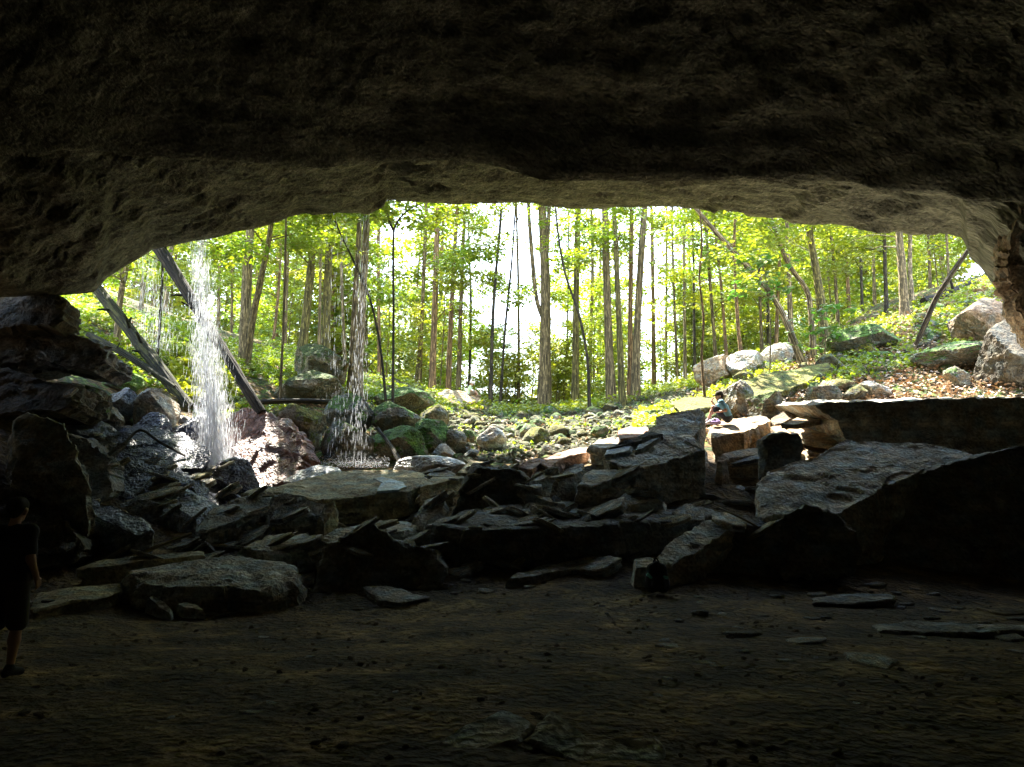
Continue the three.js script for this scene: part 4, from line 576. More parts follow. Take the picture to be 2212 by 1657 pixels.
for (const [path, d, w, b] of [
  [[[580, 800], [600, 650], [608, 480]], 44, 7, 'barkRed'], [[[614, 790], [622, 480]], 48, 8, 'bark'], [[[748, 770], [738, 600]], 42, 8, 'bark'], [[[690, 765], [694, 470]], 50, 7, 'bark'], [[[820, 850], [818, 470]], 50, 8, 'barkRed'], [[[905, 842], [914, 620], [918, 500]], 50, 9, 'bark'], [[[967, 850], [976, 650], [987, 465]], 47, 11, 'barkRed'], [[[990, 850], [996, 650], [1004, 465]], 48, 10, 'bark'], [[[1013, 840], [1017, 640]], 52, 6, 'barkDark'],
  [[[1059, 872], [1066, 660], [1082, 465]], 46, 8, 'barkDark'], [[[1080, 872], [1092, 700], [1106, 560]], 47, 6, 'barkDark'], [[[1120, 872], [1120, 640]], 50, 7, 'bark'], [[[1272, 862], [1280, 560]], 52, 8, 'bark'], [[[1222, 880], [1226, 700]], 54, 5, 'barkDark'], [[[1413, 858], [1410, 600], [1408, 470]], 54, 9, 'barkRed'], [[[1438, 850], [1440, 500]], 58, 6, 'bark'],
  [[[1464, 845], [1452, 480]], 50, 6, 'bark'], [[[1480, 838], [1478, 500]], 46, 7, 'barkPale'], [[[1500, 800], [1496, 480]], 48, 6, 'barkDark'], [[[1548, 778], [1536, 640], [1525, 500]], 42, 8, 'bark'], [[[1571, 770], [1556, 600], [1544, 500]], 41, 7, 'barkRed'], [[[1646, 770], [1640, 600]], 44, 7, 'bark'], [[[1675, 760], [1684, 560], [1690, 480]], 43, 8, 'barkRed'], [[[1660, 770], [1652, 480]], 50, 6, 'barkDark'],
  [[[1812, 720], [1804, 600], [1794, 480]], 42, 8, 'bark'], [[[1836, 690], [1826, 540], [1820, 490]], 48, 8, 'barkRed'], [[[1862, 680], [1858, 500]], 44, 6, 'barkDark'], [[[1888, 650], [1884, 500]], 52, 7, 'bark'], [[[2010, 640], [2004, 500]], 48, 7, 'bark'], [[[2050, 610], [2044, 500]], 46, 6, 'bark'], [[[470, 760], [476, 500]], 46, 8, 'bark'], [[[430, 740], [436, 520]], 42, 9, 'bark'], [[[300, 700], [318, 540]], 36, 10, 'barkPale'], [[[350, 720], [372, 520]], 40, 11, 'barkPale'], [[[500, 790], [502, 490]], 44, 6, 'bark']])
  tree('slender_tree', `slender ${{ bark: 'grey-brown', barkRed: 'reddish', barkDark: 'dark', barkPale: 'pale' }[b]} trunk near ${near(P(...path[0], d), WOOD)}`, path, d, w, b, { group: 'slender trees of the wood', from: R(0.1, 0.3), limbs: 15, reach: 3, leaves: 26, yellow: R(0.35, 0.8) });
// leafy saplings that fill the wood at eye height
for (let i = 0; i < 78; i++) {
  const d = R(48, 66), u = i < 52 ? R(430, 2080) : i < 64 ? R(960, 1300) : R(1420, 1700), x = toX(u, d); const mid = u > 980 && u < 1260; if (mid && rnd() < 0.15) continue;
  const b = onG(x, -d), h = mid ? R(2.5, 5.5) : R(5, 10), g = thing('leafy_sapling', `young ${h < 4 ? 'low bushy' : h < 7.5 ? 'leafy' : 'tall leafy'} sapling near ${near(b, WOOD)}`, 'tree', b, 'saplings of the understorey'), top = V(R(-0.6, 0.6), h, R(-0.6, 0.6)), parts = [tube([V(0, -0.2, 0), V(R(-0.2, 0.2), h * 0.5, R(-0.2, 0.2)), top], [0.05, 0.035, 0.01], 10, 6)], sp = [], co = [], y = R(0.3, 0.95);
  for (let k = 0; k < 11; k++) { const t = lerp(0.12, 1, k / 10), a = R(0, 6.28), L = R(1, 2.2) * (1.15 - t * 0.6), c = V(top.x * t, h * t, top.z * t), e = c.clone().add(V(Math.cos(a) * L, L * 0.25, Math.sin(a) * L)); parts.push(tube([c, c.clone().lerp(e, 0.5).add(V(0, 0.06, 0)), e], [0.018, 0.012, 0.005], 3, 4)); for (let q = 0; q < 9; q++) { const p = c.clone().lerp(e, R(0.25, 1.1)).add(V(R(-0.6, 0.6), R(-0.3, 0.3), R(-0.6, 0.6))); if (inShaft(p.clone().add(b))) continue; sp.push(mat4(p, R(-0.25, 0.25), R(0, 6.28), R(-0.25, 0.25), R(0.8, 1.3))); co.push(leafColor(y)); } }
  mesh('trunk', mergeGeometries(parts), MAT.bark, g); instances('crown', SPRAY[i % 3], MAT.leaf, sp, g, co);
}
{ // near sapling with large leaves
  for (const [u, v, d, h, lab] of [[1648, 660, 30.4, 3.4, 'sapling with large hand-sized leaves hanging in front of the leaning trunk'], [1770, 760, 30, 3.2, 'small bush of large leaves at the foot of the thick mossy trunk']]) {
    const top = P(u, u < 1700 ? 560 : 660, d), b = onG(top.x, -d), g = thing('large_leaf_sapling', lab, 'plant', b), hh = top.y - b.y, sp = [], co = [];
    const parts = [tube([V(0, -0.2, 0), V(0.15, hh * 0.5, 0), V(0, hh, 0)], [0.035, 0.025, 0.01], 12, 6)];
    for (let k = 0; k < 26; k++) { const y = hh + R(-1.6, 0.5), r = R(0.2, 1.3), a = R(0, 6.28), e = V(Math.cos(a) * r, y, Math.sin(a) * r); parts.push(tube([V(0, y - 0.25, 0), V(e.x * 0.5, y - 0.05, e.z * 0.5), e], [0.012, 0.008, 0.004], 3, 4)); sp.push(mat4(e, R(-0.2, 0.2), R(0, 6.28), R(-0.2, 0.2), R(0.7, 1.1))); co.push(lin(0.09, R(0.2, 0.28), 0.015)); }
    mesh('trunk', mergeGeometries(parts), MAT.bark, g); instances('crown', BIGLEAF, MAT.leaf, sp, g, co);
  }
}
{ // the far wood: a few tree shapes, copied
  const protos = [0, 1, 2, 3].map(i => {
    const g = new THREE.Group(), h = R(17, 22), lean = V(R(-0.8, 0.8), h, R(-0.8, 0.8)), parts = [tube([V(0, -0.5, 0), V(lean.x * 0.3, h * 0.5, lean.z * 0.6), lean], [0.22, 0.17, 0.05], 14, 7)], sp = [], co = [];
    for (let k = 0; k < 20; k++) { const t = lerp(0.1, 1, k / 19), a = R(0, 6.28), L = R(2, 4), c = V(lean.x * t, h * t, lean.z * t), e = c.clone().add(V(Math.cos(a) * L, L * 0.25, Math.sin(a) * L)); parts.push(tube([c, c.clone().lerp(e, 0.5).add(V(0, 0.2, 0)), e], [0.06, 0.04, 0.015], 3, 4)); for (let q = 0; q < 13; q++) { const p = c.clone().lerp(e, R(0.2, 1.1)).add(V(R(-1.2, 1.2), R(-0.7, 0.7), R(-1.2, 1.2))); sp.push(mat4(p, R(-0.3, 0.3), R(0, 6.28), R(-0.3, 0.3), R(0.8, 1.3))); co.push(leafColor(0.35 + 0.15 * i)); } }
    mesh('trunk', mergeGeometries(parts), i % 2 ? MAT.bark : MAT.barkRed, g); instances('crown', FARSPRAY[i % 2], MAT.leaf, sp, g, co); return g;
  });
  let n = 0;
  for (let i = 0; i < 130 && n < 100; i++) {
    const d = R(60, 115), u = R(150, 2150), x = toX(u, d); if (u > 990 && u < 1170 && rnd() < 0.93) continue; if (u > 1380 && u < 1480 && rnd() < 0.4) continue;
    const c = protos[n % 4].clone(); c.name = numbered('far_tree'); c.position.copy(onG(x, -d)); c.rotation.y = R(0, 6.28); c.scale.setScalar(R(0.85, 1.15)); scene.add(c); tag(c, `distant tree with ${n % 2 ? 'grey-brown' : 'reddish'} trunk and ${['dull green', 'fresh green', 'yellow-green', 'yellow'][n % 4]} leaves at the back of the wood`, 'tree', 'distant trees of the wood'); n++;
  }
}

// ------------------------------------------------------------------ fallen wood
function log(name, label, path, w, mat, o = {}) {
  if (w > 9) o = { wob: 0.22, ...o }; const r = M(w) * path[0][2] * 0.5, pts = path.map(([u, v, d]) => { const p = P(u, v, d); if (o.lies) p.y = G(p.x, p.z) + r * 0.75; return p; }), c = pts[0].clone(); const lp = pts.map(p => p.clone().sub(c)), cv = new THREE.CatmullRomCurve3(lp), stubs = []; if (w > 9) for (let i = 0; i < 5; i++) { const t = R(0.12, 0.9), a = cv.getPoint(t), e = V(R(-1, 1), R(-0.2, 1), R(-0.5, 1)).normalize().multiplyScalar(r * R(1.6, 4)); stubs.push(capped([a, a.clone().addScaledVector(e, 0.5), a.clone().add(e)], [r * 0.3, r * 0.24, r * 0.15], 4, 6, 0.2)); }
  const m = mesh(name, mergeGeometries([capped(lp, o.radii ? o.radii.map(k => k * r) : [r, r * 0.95, r * 0.85], 26, 14, o.wob ?? 0.12), ...stubs]), MAT[mat]); m.position.copy(c); return tag(m, label, 'log'); }
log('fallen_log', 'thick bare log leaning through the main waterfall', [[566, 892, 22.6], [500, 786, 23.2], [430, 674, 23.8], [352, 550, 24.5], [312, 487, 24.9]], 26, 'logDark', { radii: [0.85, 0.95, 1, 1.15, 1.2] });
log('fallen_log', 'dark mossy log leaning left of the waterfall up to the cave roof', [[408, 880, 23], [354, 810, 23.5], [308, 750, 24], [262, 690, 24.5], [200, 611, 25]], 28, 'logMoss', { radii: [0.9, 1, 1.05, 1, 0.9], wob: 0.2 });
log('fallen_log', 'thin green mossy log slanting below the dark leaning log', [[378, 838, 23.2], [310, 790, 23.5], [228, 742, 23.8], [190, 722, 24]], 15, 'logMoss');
log('fallen_log', 'slim dark log lying level behind the wet brown boulder', [[560, 868, 25.2], [650, 866, 25.6], [745, 868, 26]], 11, 'barkDark');
log('dead_branch', 'crooked dead branch leaning from the ground to the right cave wall', [[1978, 745, 25.6], [2000, 695, 25.3], [2022, 645, 24.8], [2050, 600, 24.2], [2092, 540, 23.4]], 11, 'barkDark', { radii: [0.8, 1, 1, 1.1, 0.9], wob: 0.25 });
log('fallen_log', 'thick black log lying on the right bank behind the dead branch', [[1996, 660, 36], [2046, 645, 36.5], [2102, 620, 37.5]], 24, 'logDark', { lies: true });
log('pole', 'pale weathered pole propped on the stones behind the rippled slab', [[290, 1202, 15], [350, 1176, 15.3], [414, 1152, 15.6]], 9, 'drift', { wob: 0.05 });
log('pole', 'short wet pole standing among boulders right of the thin waterfall', [[866, 1000, 22.2], [842, 960, 23], [815, 925, 23.6]], 10, 'barkDark');
log('pole', 'thin bent stick lying over the stones at the right of the black block', [[1555, 1098, 15.8], [1600, 1118, 15.2], [1640, 1140, 14.9]], 5, 'drift', { wob: 0.05 });
log('pole', 'long dark pole lying across the wet rocks at the waterfall', [[248, 985, 19.6], [300, 930, 20.4], [345, 955, 19.9], [400, 985, 19.8]], 6, 'barkDark', { wob: 0.05 });
log('pole', 'pale broken stick on the floor by the right edge', [[2110, 1290, 13.2], [2160, 1304, 12.8], [2215, 1300, 13]], 6, 'drift', { wob: 0.05, lies: true });

// ------------------------------------------------------------------ plants and dead leaves on the ground
{
  const herbs = [], hc = [], dead = [], dc = [];
  const grow = (n, uR, dR, s, y) => { for (let i = 0; i < n; i++) { const d = R(...dR), x = toX(R(...uR), d), p = onG(x, -d); if (fbm(p.x * 0.5, 2, p.z * 0.5, 2) < -0.12) continue; herbs.push(mat4(p.add(V(0, R(0.05, 0.28) * s, 0)), R(-0.4, 0.4), R(0, 6.28), R(-0.4, 0.4), s * R(0.7, 1.4))); const c = leafColor(y); hc.push(c); } };
  grow(2600, [60, 620], [24.5, 38], 1.1, 0.45); grow(700, [360, 480], [24.6, 28], 1.2, 0.9); grow(2600, [1500, 2200], [26, 40], 1.1, 0.6); grow(500, [1380, 1480], [24.5, 30], 1.2, 0.75); grow(1600, [560, 960], [28, 45], 1, 0.45); grow(2500, [850, 1900], [40, 56], 1.5, 0.6); grow(350, [900, 1400], [24.5, 40], 0.7, 0.5);
  const hm = instances('ground_plants', HERB, MAT.leaf, herbs, null, hc); tag(hm, 'low leafy plants covering the banks outside the cave', 'ground cover');
  for (let i = 0; i < 9000; i++) { const d = R(22.5, 40), x = toX(i % 8 ? R(1500, 2230) : R(200, 1500), d), c = [[0.42, 0.26, 0.14], [0.5, 0.36, 0.24], [0.3, 0.19, 0.11], [0.55, 0.45, 0.36]][Math.floor(rnd() * 4)]; dead.push(mat4(onG(x, -d, 0.07), R(-0.6, 0.6), R(0, 6.28), R(-0.6, 0.6), R(0.7, 1.4))); dc.push(lin(...c)); }
  tag(instances('leaf_litter', sprayGeo(4, 0.12, 0.08, 0.18), MAT.deadLeaf, dead, null, dc), 'brown dead leaves strewn over the forest ground', 'dead leaves');
}

// ------------------------------------------------------------------ falling water
{
  const drop = new THREE.IcosahedronGeometry(1, 1); drop.deleteAttribute('uv');
  const fall = (name, label, top, foot, n, spreadTop, spreadFoot, o = {}) => {
    const g = thing(name, label, 'waterfall', foot), l = [], mist = [];
    for (let i = 0; i < n; i++) {
      const t = o.clump ? Math.pow(rnd(), 0.66) : Math.pow(rnd(), 0.8), w = lerp(spreadTop, spreadFoot, Math.pow(t, 0.8)), k = (rnd() + rnd() + rnd() + rnd() - 2) * 0.9, p = top.clone().lerp(foot, t).sub(foot);
      p.add(V(w * k, R(-0.1, 0.1), w * 0.6 * R(-0.5, 0.5))); const r = R(0.0018, 0.0042) * (o.size || 1);
      l.push(mat4(p, R(-0.03, 0.03), 0, R(-0.03, 0.03), V(r, r * R(8, 45), r)));
    }
    for (let i = 0; i < (o.core || 0); i++) { // the dense heart of the fall
      const t = lerp(0.5, 1, Math.sqrt(rnd())), k = (rnd() + rnd() + rnd() - 1.5) * 0.3 * lerp(0.6, 1.1, t), r = R(0.003, 0.006), p = top.clone().lerp(foot, t).sub(foot).add(V(k, R(-0.1, 0.1), R(-0.15, 0.15)));
      l.push(mat4(p, R(-0.05, 0.05), 0, R(-0.05, 0.05), V(r, r * R(8, 40), r)));
    }
    instances('falling_drops', drop, MAT.water, l, g);
    for (let i = 0; i < (o.mist || 0); i++) { const a = R(0, 6.28), q = Math.abs(rnd() + rnd() - 1), rr = (o.mistR || 0.8) * Math.sqrt(rnd()); mist.push(mat4(V(Math.cos(a) * rr * 1.3, (o.mistH || 0.7) * q * q + R(-0.1, 0.05), Math.sin(a) * rr * 0.6 + 0.3), 0, 0, 0, R(0.002, 0.006))); }
    if (mist.length) instances('splash_spray', drop, MAT.water, mist, g);
    return g;
  };
  fall('waterfall', 'main waterfall of bright drops falling past the leaning logs onto wet rocks', P(428, 505, 22.6), P(470, 1030, 20.9), 6500, 0.2, 0.62, { size: 1.05, mist: 9000, mistR: 0.6, mistH: 1.4, clump: true, core: 2200 });
  fall('waterfall', 'thin middle waterfall in front of the twin trunks', P(790, 440, 24), P(768, 1004, 22.2), 520, 0.08, 0.36, { mist: 1500, mistR: 0.8, mistH: 0.35 });
  fall('waterfall', 'faint shower of drops in front of the rounded boulder left of the thin waterfall', P(735, 450, 24.1), P(728, 990, 22.4), 260, 0.4, 0.5, {});
  fall('waterfall', 'small far shower falling between the two leaning logs', P(310, 545, 24.4), P(345, 760, 25.6), 900, 0.5, 0.8, {});
  // the wet run below the falls
  const run = slabGeo([[470, 1075], [500, 1058], [540, 1048], [575, 1050], [560, 1066], [520, 1078], [480, 1088]].map(([u, v]) => P(u, v, lerp(19.4, 20.9, (1088 - v) / 40))), 0.06, { seg: 60, rough: 0.5, vertical: 1, bed: 0.05 });
  const m = mesh('stream', run.geo, MAT.puddle); m.position.copy(run.at); m.position.y += 0.05; tag(m, 'glinting run of water leaving the foot of the waterfall', 'water');
}

// ------------------------------------------------------------------ people
function surface(sdf, lo, hi, cell) { // surface nets
  const n = [0, 1, 2].map(a => Math.ceil((hi[a] - lo[a]) / cell) + 2), [nx, ny, nz] = n, val = new Float32Array(nx * ny * nz), id = new Int32Array(nx * ny * nz).fill(-1), q = [], ix = [], at = (i, j, k) => (k * ny + j) * nx + i;
  for (let k = 0; k < nz; k++) for (let j = 0; j < ny; j++) for (let i = 0; i < nx; i++) val[at(i, j, k)] = sdf(lo[0] + i * cell, lo[1] + j * cell, lo[2] + k * cell);
  for (let k = 0; k < nz - 1; k++) for (let j = 0; j < ny - 1; j++) for (let i = 0; i < nx - 1; i++) {
    let sx = 0, sy = 0, sz = 0, c = 0; const e = (a, b) => { const va = val[at(i + a[0], j + a[1], k + a[2])], vb = val[at(i + b[0], j + b[1], k + b[2])]; if ((va < 0) !== (vb < 0)) { const t = va / (va - vb); sx += a[0] + t * (b[0] - a[0]); sy += a[1] + t * (b[1] - a[1]); sz += a[2] + t * (b[2] - a[2]); c++; } };
    for (const a of [0, 1]) for (const b of [0, 1]) { e([0, a, b], [1, a, b]); e([a, 0, b], [a, 1, b]); e([a, b, 0], [a, b, 1]); }
    if (c) { id[at(i, j, k)] = q.length / 3; q.push(lo[0] + (i + sx / c) * cell, lo[1] + (j + sy / c) * cell, lo[2] + (k + sz / c) * cell); }
  }
  const quad = (a, b, c, d, f) => { if (a < 0 || b < 0 || c < 0 || d < 0) return; f ? ix.push(a, b, c, a, c, d) : ix.push(a, c, b, a, d, c); };
  for (let k = 1; k < nz - 1; k++) for (let j = 1; j < ny - 1; j++) for (let i = 1; i < nx - 1; i++) {
    const v = val[at(i, j, k)] < 0;
    if (v !== (val[at(i + 1, j, k)] < 0)) quad(id[at(i, j - 1, k - 1)], id[at(i, j, k - 1)], id[at(i, j, k)], id[at(i, j - 1, k)], v);
    if (v !== (val[at(i, j + 1, k)] < 0)) quad(id[at(i - 1, j, k - 1)], id[at(i - 1, j, k)], id[at(i, j, k)], id[at(i, j, k - 1)], v);
    if (v !== (val[at(i, j, k + 1)] < 0)) quad(id[at(i - 1, j - 1, k)], id[at(i, j - 1, k)], id[at(i, j, k)], id[at(i - 1, j, k)], v);
  }
  const g = new THREE.BufferGeometry(); g.setAttribute('position', new THREE.Float32BufferAttribute(q, 3)); g.setIndex(ix); g.computeVertexNormals(); return g;
}
function blob(caps, cell, k = 0.03, minus = []) { // caps: [a, b, ra, rb]
  const lo = [1e9, 1e9, 1e9], hi = [-1e9, -1e9, -1e9];
  for (const [a, b, ra, rb] of caps) for (const [p, r] of [[a, ra], [b, rb]]) [p.x, p.y, p.z].forEach((c, i) => { lo[i] = Math.min(lo[i], c - r - k - cell * 2); hi[i] = Math.max(hi[i], c + r + k + cell * 2); });
  const L = caps.map(([a, b, ra, rb]) => { const d = b.clone().sub(a); return [a.x, a.y, a.z, d.x, d.y, d.z, Math.max(1e-9, d.lengthSq()), ra, rb]; });
  return surface((x, y, z) => {
    let s = 1;
    for (const [ax, ay, az, dx, dy, dz, l2, ra, rb] of L) { const px = x - ax, py = y - ay, pz = z - az, t = clamp((px * dx + py * dy + pz * dz) / l2, 0, 1), e = Math.hypot(px - t * dx, py - t * dy, pz - t * dz) - ra - (rb - ra) * t, h = Math.max(k - Math.abs(s - e), 0) / k; s = Math.min(s, e) - h * h * k * 0.25; }
    for (const [c, r] of minus) s = Math.max(s, r - Math.hypot(x - c.x, y - c.y, z - c.z)); return s;
  }, lo, hi, cell);
}
function person(label, J, o) {
  const g = thing('person', label, 'person', o.at), C = [], up = o.up, fw = o.face.clone().normalize(), sd = fw.clone().cross(up).normalize(), h = J.head;
  const on = (p, ...m) => m.reduce((a, [v, s]) => a.addScaledVector(v, s), p.clone());
  C.push([J.hipL, J.ribL, 0.1, 0.1], [J.hipR, J.ribR, 0.1, 0.1], [J.pelvis, J.chest, 0.12, 0.13], [J.shL, J.shR, 0.065, 0.065], [J.ribL, J.shL, 0.09, 0.065], [J.ribR, J.shR, 0.09, 0.065], [J.neck, h, 0.056, 0.05]);
  for (const s of ['L', 'R']) C.push([J['sh' + s], J['el' + s], 0.053, 0.042], [J['el' + s], J['wr' + s], 0.043, 0.027], [J['hip' + s], J['kn' + s], 0.092, 0.06], [J['kn' + s], on(J['kn' + s].clone().lerp(J['an' + s], 0.35), [fw, -0.01]), 0.056, 0.056], [J['kn' + s].clone().lerp(J['an' + s], 0.35), J['an' + s], 0.055, 0.036]);
  const headC = [[on(h, [up, 0.045], [fw, -0.02]), on(h, [up, 0.02], [fw, 0.015]), 0.09, 0.085], [on(h, [up, -0.02], [fw, 0.03]), on(h, [up, -0.07], [fw, 0.045]), 0.07, 0.045], [on(h, [up, 0.02], [fw, 0.1]), on(h, [up, -0.025], [fw, 0.115]), 0.01, 0.016], [on(h, [up, -0.055], [fw, 0.088], [sd, -0.02]), on(h, [up, -0.055], [fw, 0.088], [sd, 0.02]), 0.009, 0.009], [on(h, [up, 0.01], [sd, 0.086]), on(h, [up, -0.03], [sd, 0.08]), 0.018, 0.012], [on(h, [up, 0.01], [sd, -0.086]), on(h, [up, -0.03], [sd, -0.08]), 0.018, 0.012], [J.neck, h, 0.054, 0.05]];
  const eyes = [-1, 1].map(s => [on(h, [up, 0.012], [fw, 0.112], [sd, 0.034 * s]), 0.018]), geos = [blob(C, 0.014), blob(headC, 0.006, 0.02, eyes)];
  for (const s of ['L', 'R']) { // hands: palm, four fingers, thumb
    const w = J['wr' + s], f = (J['hand' + s] || w.clone().sub(J['el' + s])).clone().normalize(), n = (J['palm' + s] || V(0, -1, 0)).clone().addScaledVector(f, -(J['palm' + s] || V(0, -1, 0)).dot(f)).normalize(), a = f.clone().cross(n).multiplyScalar(s === 'L' ? 1 : -1), H = [];
    for (let i = 0; i < 4; i++) { const b = on(w, [f, 0.085], [a, (i - 1.5) * 0.02]), l = [0.07, 0.08, 0.074, 0.056][i], m = on(b, [f, l * 0.5], [n, l * 0.15]), e = on(m, [f, l * 0.35], [n, l * 0.35]); H.push([on(w, [a, (i - 1.5) * 0.011]), b, 0.014, 0.012], [b, m, 0.0095, 0.009], [m, e, 0.009, 0.0075]); }
    const t0 = on(w, [f, 0.025], [a, -0.026]), t1 = on(t0, [f, 0.03], [a, -0.025], [n, 0.01]); H.push([t0, t1, 0.013, 0.011], [t1, on(t1, [f, 0.032], [a, -0.006], [n, 0.008]), 0.011, 0.009]);
    geos.push(blob(H, 0.005, 0.006));
  }
  mesh('body', mergeGeometries(geos), MAT.skin, g);
  const wear = (name, caps, mat, k = 0.03, cell = 0.014) => mesh(name, blob(caps, cell, k), mat, g);
  const sl = s => J['sh' + s].clone().lerp(J['el' + s], o.sleeve ?? 0.7);
  wear('shirt', [[J.hipL.clone().lerp(J.ribL, 0.12), J.ribL, 0.118, 0.118], [J.hipR.clone().lerp(J.ribR, 0.12), J.ribR, 0.118, 0.118], [J.pelvis.clone().lerp(J.chest, 0.2), J.chest, 0.135, 0.145], [J.shL, J.shR, 0.08, 0.08], [J.ribL, J.shL, 0.105, 0.08], [J.ribR, J.shR, 0.105, 0.08], [J.shL, sl('L'), 0.07, 0.066], [J.shR, sl('R'), 0.07, 0.066]], o.shirt);
  const leg = s => J['hip' + s].clone().lerp(J['kn' + s], o.legs ?? 0.85);
  wear('shorts', [[J.hipL, leg('L'), 0.112, o.hem ?? 0.095], [J.hipR, leg('R'), 0.112, o.hem ?? 0.095], [J.hipL, J.hipR, 0.115, 0.115], [J.pelvis, J.pelvis.clone().lerp(J.chest, 0.2), 0.13, 0.13]], o.shorts);
  wear('hair', [[on(h, [up, 0.055], [fw, -0.03]), on(h, [up, 0.06], [fw, 0.015]), 0.094, 0.09], [on(h, [up, 0.02], [fw, -0.05]), on(h, [up, -0.02], [fw, -0.055]), 0.075, 0.055]], o.hair, 0.03, 0.008);
  if (o.cap) { const m = wear('cap', [[on(h, [up, 0.075], [fw, -0.02]), on(h, [up, 0.07], [fw, 0.015]), 0.1, 0.096], [on(h, [up, 0.06], [fw, 0.1], [sd, -0.03]), on(h, [up, 0.05], [fw, 0.17]), 0.018, 0.01], [on(h, [up, 0.06], [fw, 0.1], [sd, 0.03]), on(h, [up, 0.05], [fw, 0.17]), 0.018, 0.01]], o.cap, 0.03, 0.008); }
  for (const s of ['L', 'R']) { const a = J['an' + s], td = J['toe' + s]; const m = mesh('shoe', blob([[on(a, [V(0, -1, 0), 0.03]), on(a, [V(0, -1, 0), 0.055], [td, 0.14]), 0.048, 0.038], [on(a, [V(0, 1, 0), 0.01]), on(a, [V(0, -1, 0), 0.05], [td, -0.05]), 0.045, 0.04]], 0.01, 0.02), o.shoes, g); }
  return g;
}
const cloth = (...c) => std(c, { roughness: 0.95 });
const sit = (knee = 0.42, lean = 0.12) => ({ // seated on the ground facing -x, knees drawn up; origin under the seat
  hipL: V(0, 0.13, 0.09), hipR: V(0, 0.13, -0.09), pelvis: V(0.02, 0.15, 0), ribL: V(-lean * 0.6, 0.45, 0.1), ribR: V(-lean * 0.6, 0.45, -0.1), chest: V(-lean * 0.6, 0.42, 0), shL: V(-lean, 0.58, 0.17), shR: V(-lean, 0.58, -0.17), neck: V(-lean - 0.01, 0.62, 0), head: V(-lean - 0.06, 0.77, 0),
  knL: V(-0.36, knee, 0.14), knR: V(-0.38, knee + 0.03, -0.12), anL: V(-0.52, 0.1, 0.12), anR: V(-0.56, 0.1, -0.1), toeL: V(-1, 0, 0.1), toeR: V(-1, 0, -0.1) });
{
  const q = P(1572, 916, 21.9), J = Object.assign(sit(0.45, 0.14), { elL: V(-0.02, 0.33, 0.26), wrL: V(-0.22, 0.3, 0.22), elR: V(-0.33, 0.5, -0.14), wrR: V(-0.42, 0.66, -0.04), handR: V(0.5, 0.8, 0.1), palmR: V(1, 0, 0), handL: V(-1, -0.1, -0.1) });
  const p = person('person in a blue shirt and cap sitting with knees drawn up on the brown ledge', J, { at: q, up: V(-0.1, 1, 0).normalize(), face: V(-1, -0.15, 0.25), shirt: cloth(0.2, 0.42, 0.52), shorts: cloth(0.05, 0.055, 0.07), hair: cloth(0.03, 0.02, 0.015), cap: cloth(0.06, 0.05, 0.035), shoes: cloth(0.45, 0.4, 0.36) });
  p.rotation.y = -0.35; p.position.y += 0.03;
  const b = thing('bag', 'crumpled purple and white bag lying by the feet of the person in blue', 'bag', P(1543, 917, 21.7));
  mesh('pouch', blob([[V(-0.22, 0.03, 0), V(0.05, 0.09, 0.02), 0.035, 0.085], [V(0.05, 0.1, -0.06), V(0.12, 0.05, 0.06), 0.08, 0.06], [V(-0.1, 0.05, 0.08), V(0.05, 0.04, 0.1), 0.03, 0.05]], 0.012, 0.04), cloth(0.36, 0.26, 0.55), b);
  mesh('flap', blob([[V(-0.24, 0.03, 0.05), V(-0.12, 0.07, 0.03), 0.03, 0.05], [V(-0.12, 0.07, 0.03), V(0, 0.14, 0.05), 0.04, 0.04]], 0.012, 0.03), cloth(0.7, 0.66, 0.72), b);
}
{
  const q = P(1012, 858, 43.9), J = Object.assign(sit(0.3, 0.1), { elL: V(-0.15, 0.32, 0.24), wrL: V(-0.34, 0.34, 0.15), elR: V(-0.15, 0.32, -0.24), wrR: V(-0.34, 0.34, -0.1) });
  const p = person('person in a pale green shirt sitting on the far flat-topped boulder', J, { at: q, up: V(0, 1, 0), face: V(-1, -0.2, 0), shirt: cloth(0.55, 0.68, 0.45), shorts: cloth(0.25, 0.2, 0.15), hair: cloth(0.2, 0.15, 0.1), cap: cloth(0.75, 0.68, 0.6), shoes: cloth(0.2, 0.15, 0.1) }); p.rotation.y = Math.PI;
  const b = thing('bag', 'small dark bag lying on the far flat-topped boulder beside the sitting person', 'bag', P(988, 860, 43.9)); mesh('pouch', blob([[V(-0.2, 0.1, 0), V(0.2, 0.09, 0), 0.11, 0.1], [V(-0.1, 0.14, 0.03), V(0.1, 0.14, -0.02), 0.1, 0.09]], 0.02, 0.05), cloth(0.06, 0.06, 0.05), b); mesh('handle', tube([V(-0.12, 0.2, 0), V(0, 0.32, 0), V(0.12, 0.2, 0)], [0.012, 0.012], 10, 6), cloth(0.04, 0.04, 0.04), b);
}
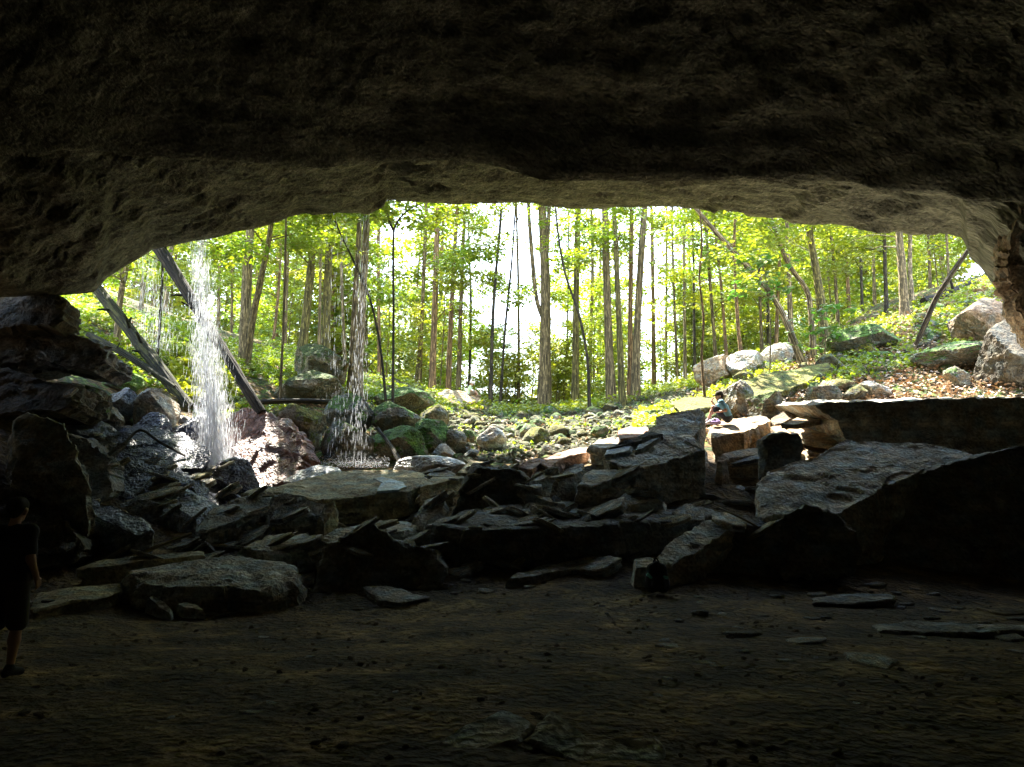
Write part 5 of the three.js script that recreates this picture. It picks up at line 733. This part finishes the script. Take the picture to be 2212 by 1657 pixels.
{ // standing in the dark at the left edge, seen from behind
  const q = P(0, 1456, 8.3); q.y = G(q.x, q.z) + 0.01; const z = -1;
  const J = { hipL: V(-0.1, 0.92, 0), hipR: V(0.1, 0.92, 0), pelvis: V(0, 0.97, 0), ribL: V(-0.12, 1.25, 0.01), ribR: V(0.12, 1.25, 0.01), chest: V(0, 1.28, 0.01), shL: V(-0.19, 1.45, 0.02), shR: V(0.19, 1.45, 0.02), neck: V(0, 1.5, 0.02), head: V(0, 1.66, -0.01), elL: V(-0.27, 1.16, 0.04), wrL: V(-0.27, 0.9, -0.04), elR: V(0.26, 1.17, 0.05), wrR: V(0.21, 0.96, -0.12), knL: V(-0.13, 0.5, -0.02), knR: V(0.11, 0.5, -0.03), anL: V(-0.16, 0.085, 0.03), anR: V(0.12, 0.085, 0.02), toeL: V(-0.25, 0, -0.95), toeR: V(0.1, 0, -0.95), palmL: V(1, 0, 0), palmR: V(-1, 0, 0) };
  const p = person('person in dark shirt and loose knee-length shorts standing in the shade, back turned', J, { at: q, up: V(0, 1, 0), face: V(-0.1, 0.05, -1), shirt: cloth(0.04, 0.04, 0.045), shorts: cloth(0.05, 0.045, 0.04), hair: cloth(0.03, 0.025, 0.02), shoes: cloth(0.04, 0.04, 0.04), legs: 0.92, hem: 0.105 }); p.rotation.y = -0.15;
}
{ // backpack on the floor
  const q = P(1421, 1296, 13.3); q.y = G(q.x, q.z) + 0.02; const b = thing('backpack', 'black backpack with teal patches standing on the cave floor', 'backpack', q), dark = cloth(0.025, 0.025, 0.028), teal = cloth(0.3, 0.85, 0.85);
  mesh('main_bag', blob([[V(-0.09, 0.12, 0), V(-0.07, 0.38, -0.03), 0.12, 0.1], [V(0.09, 0.12, 0), V(0.07, 0.38, -0.03), 0.12, 0.1], [V(0, 0.4, -0.03), V(0, 0.46, -0.03), 0.1, 0.06]], 0.012, 0.05), dark, b);
  mesh('front_pocket', blob([[V(-0.06, 0.12, 0.1), V(0.06, 0.12, 0.1), 0.075, 0.075], [V(-0.05, 0.2, 0.09), V(0.05, 0.2, 0.09), 0.07, 0.07]], 0.012, 0.04), dark, b);
  mesh('patch', blob([[V(-0.16, 0.3, 0.06), V(-0.12, 0.26, 0.09), 0.03, 0.025]], 0.006, 0.02), teal, b); mesh('patch', blob([[V(0.1, 0.26, 0.09), V(0.15, 0.25, 0.07), 0.028, 0.026]], 0.006, 0.02), teal, b);
  mesh('handle', tube([V(-0.05, 0.5, -0.05), V(0, 0.56, -0.06), V(0.05, 0.5, -0.05)], [0.012, 0.012], 10, 6), dark, b);
  mesh('strap', tube([V(-0.09, 0.46, -0.1), V(-0.12, 0.3, -0.2), V(-0.1, 0.06, -0.12)], [0.02, 0.02], 12, 6), dark, b); mesh('strap', tube([V(0.09, 0.46, -0.1), V(0.14, 0.3, -0.19), V(0.1, 0.06, -0.12)], [0.02, 0.02], 12, 6), dark, b);
}
renderer.render(scene, camera);
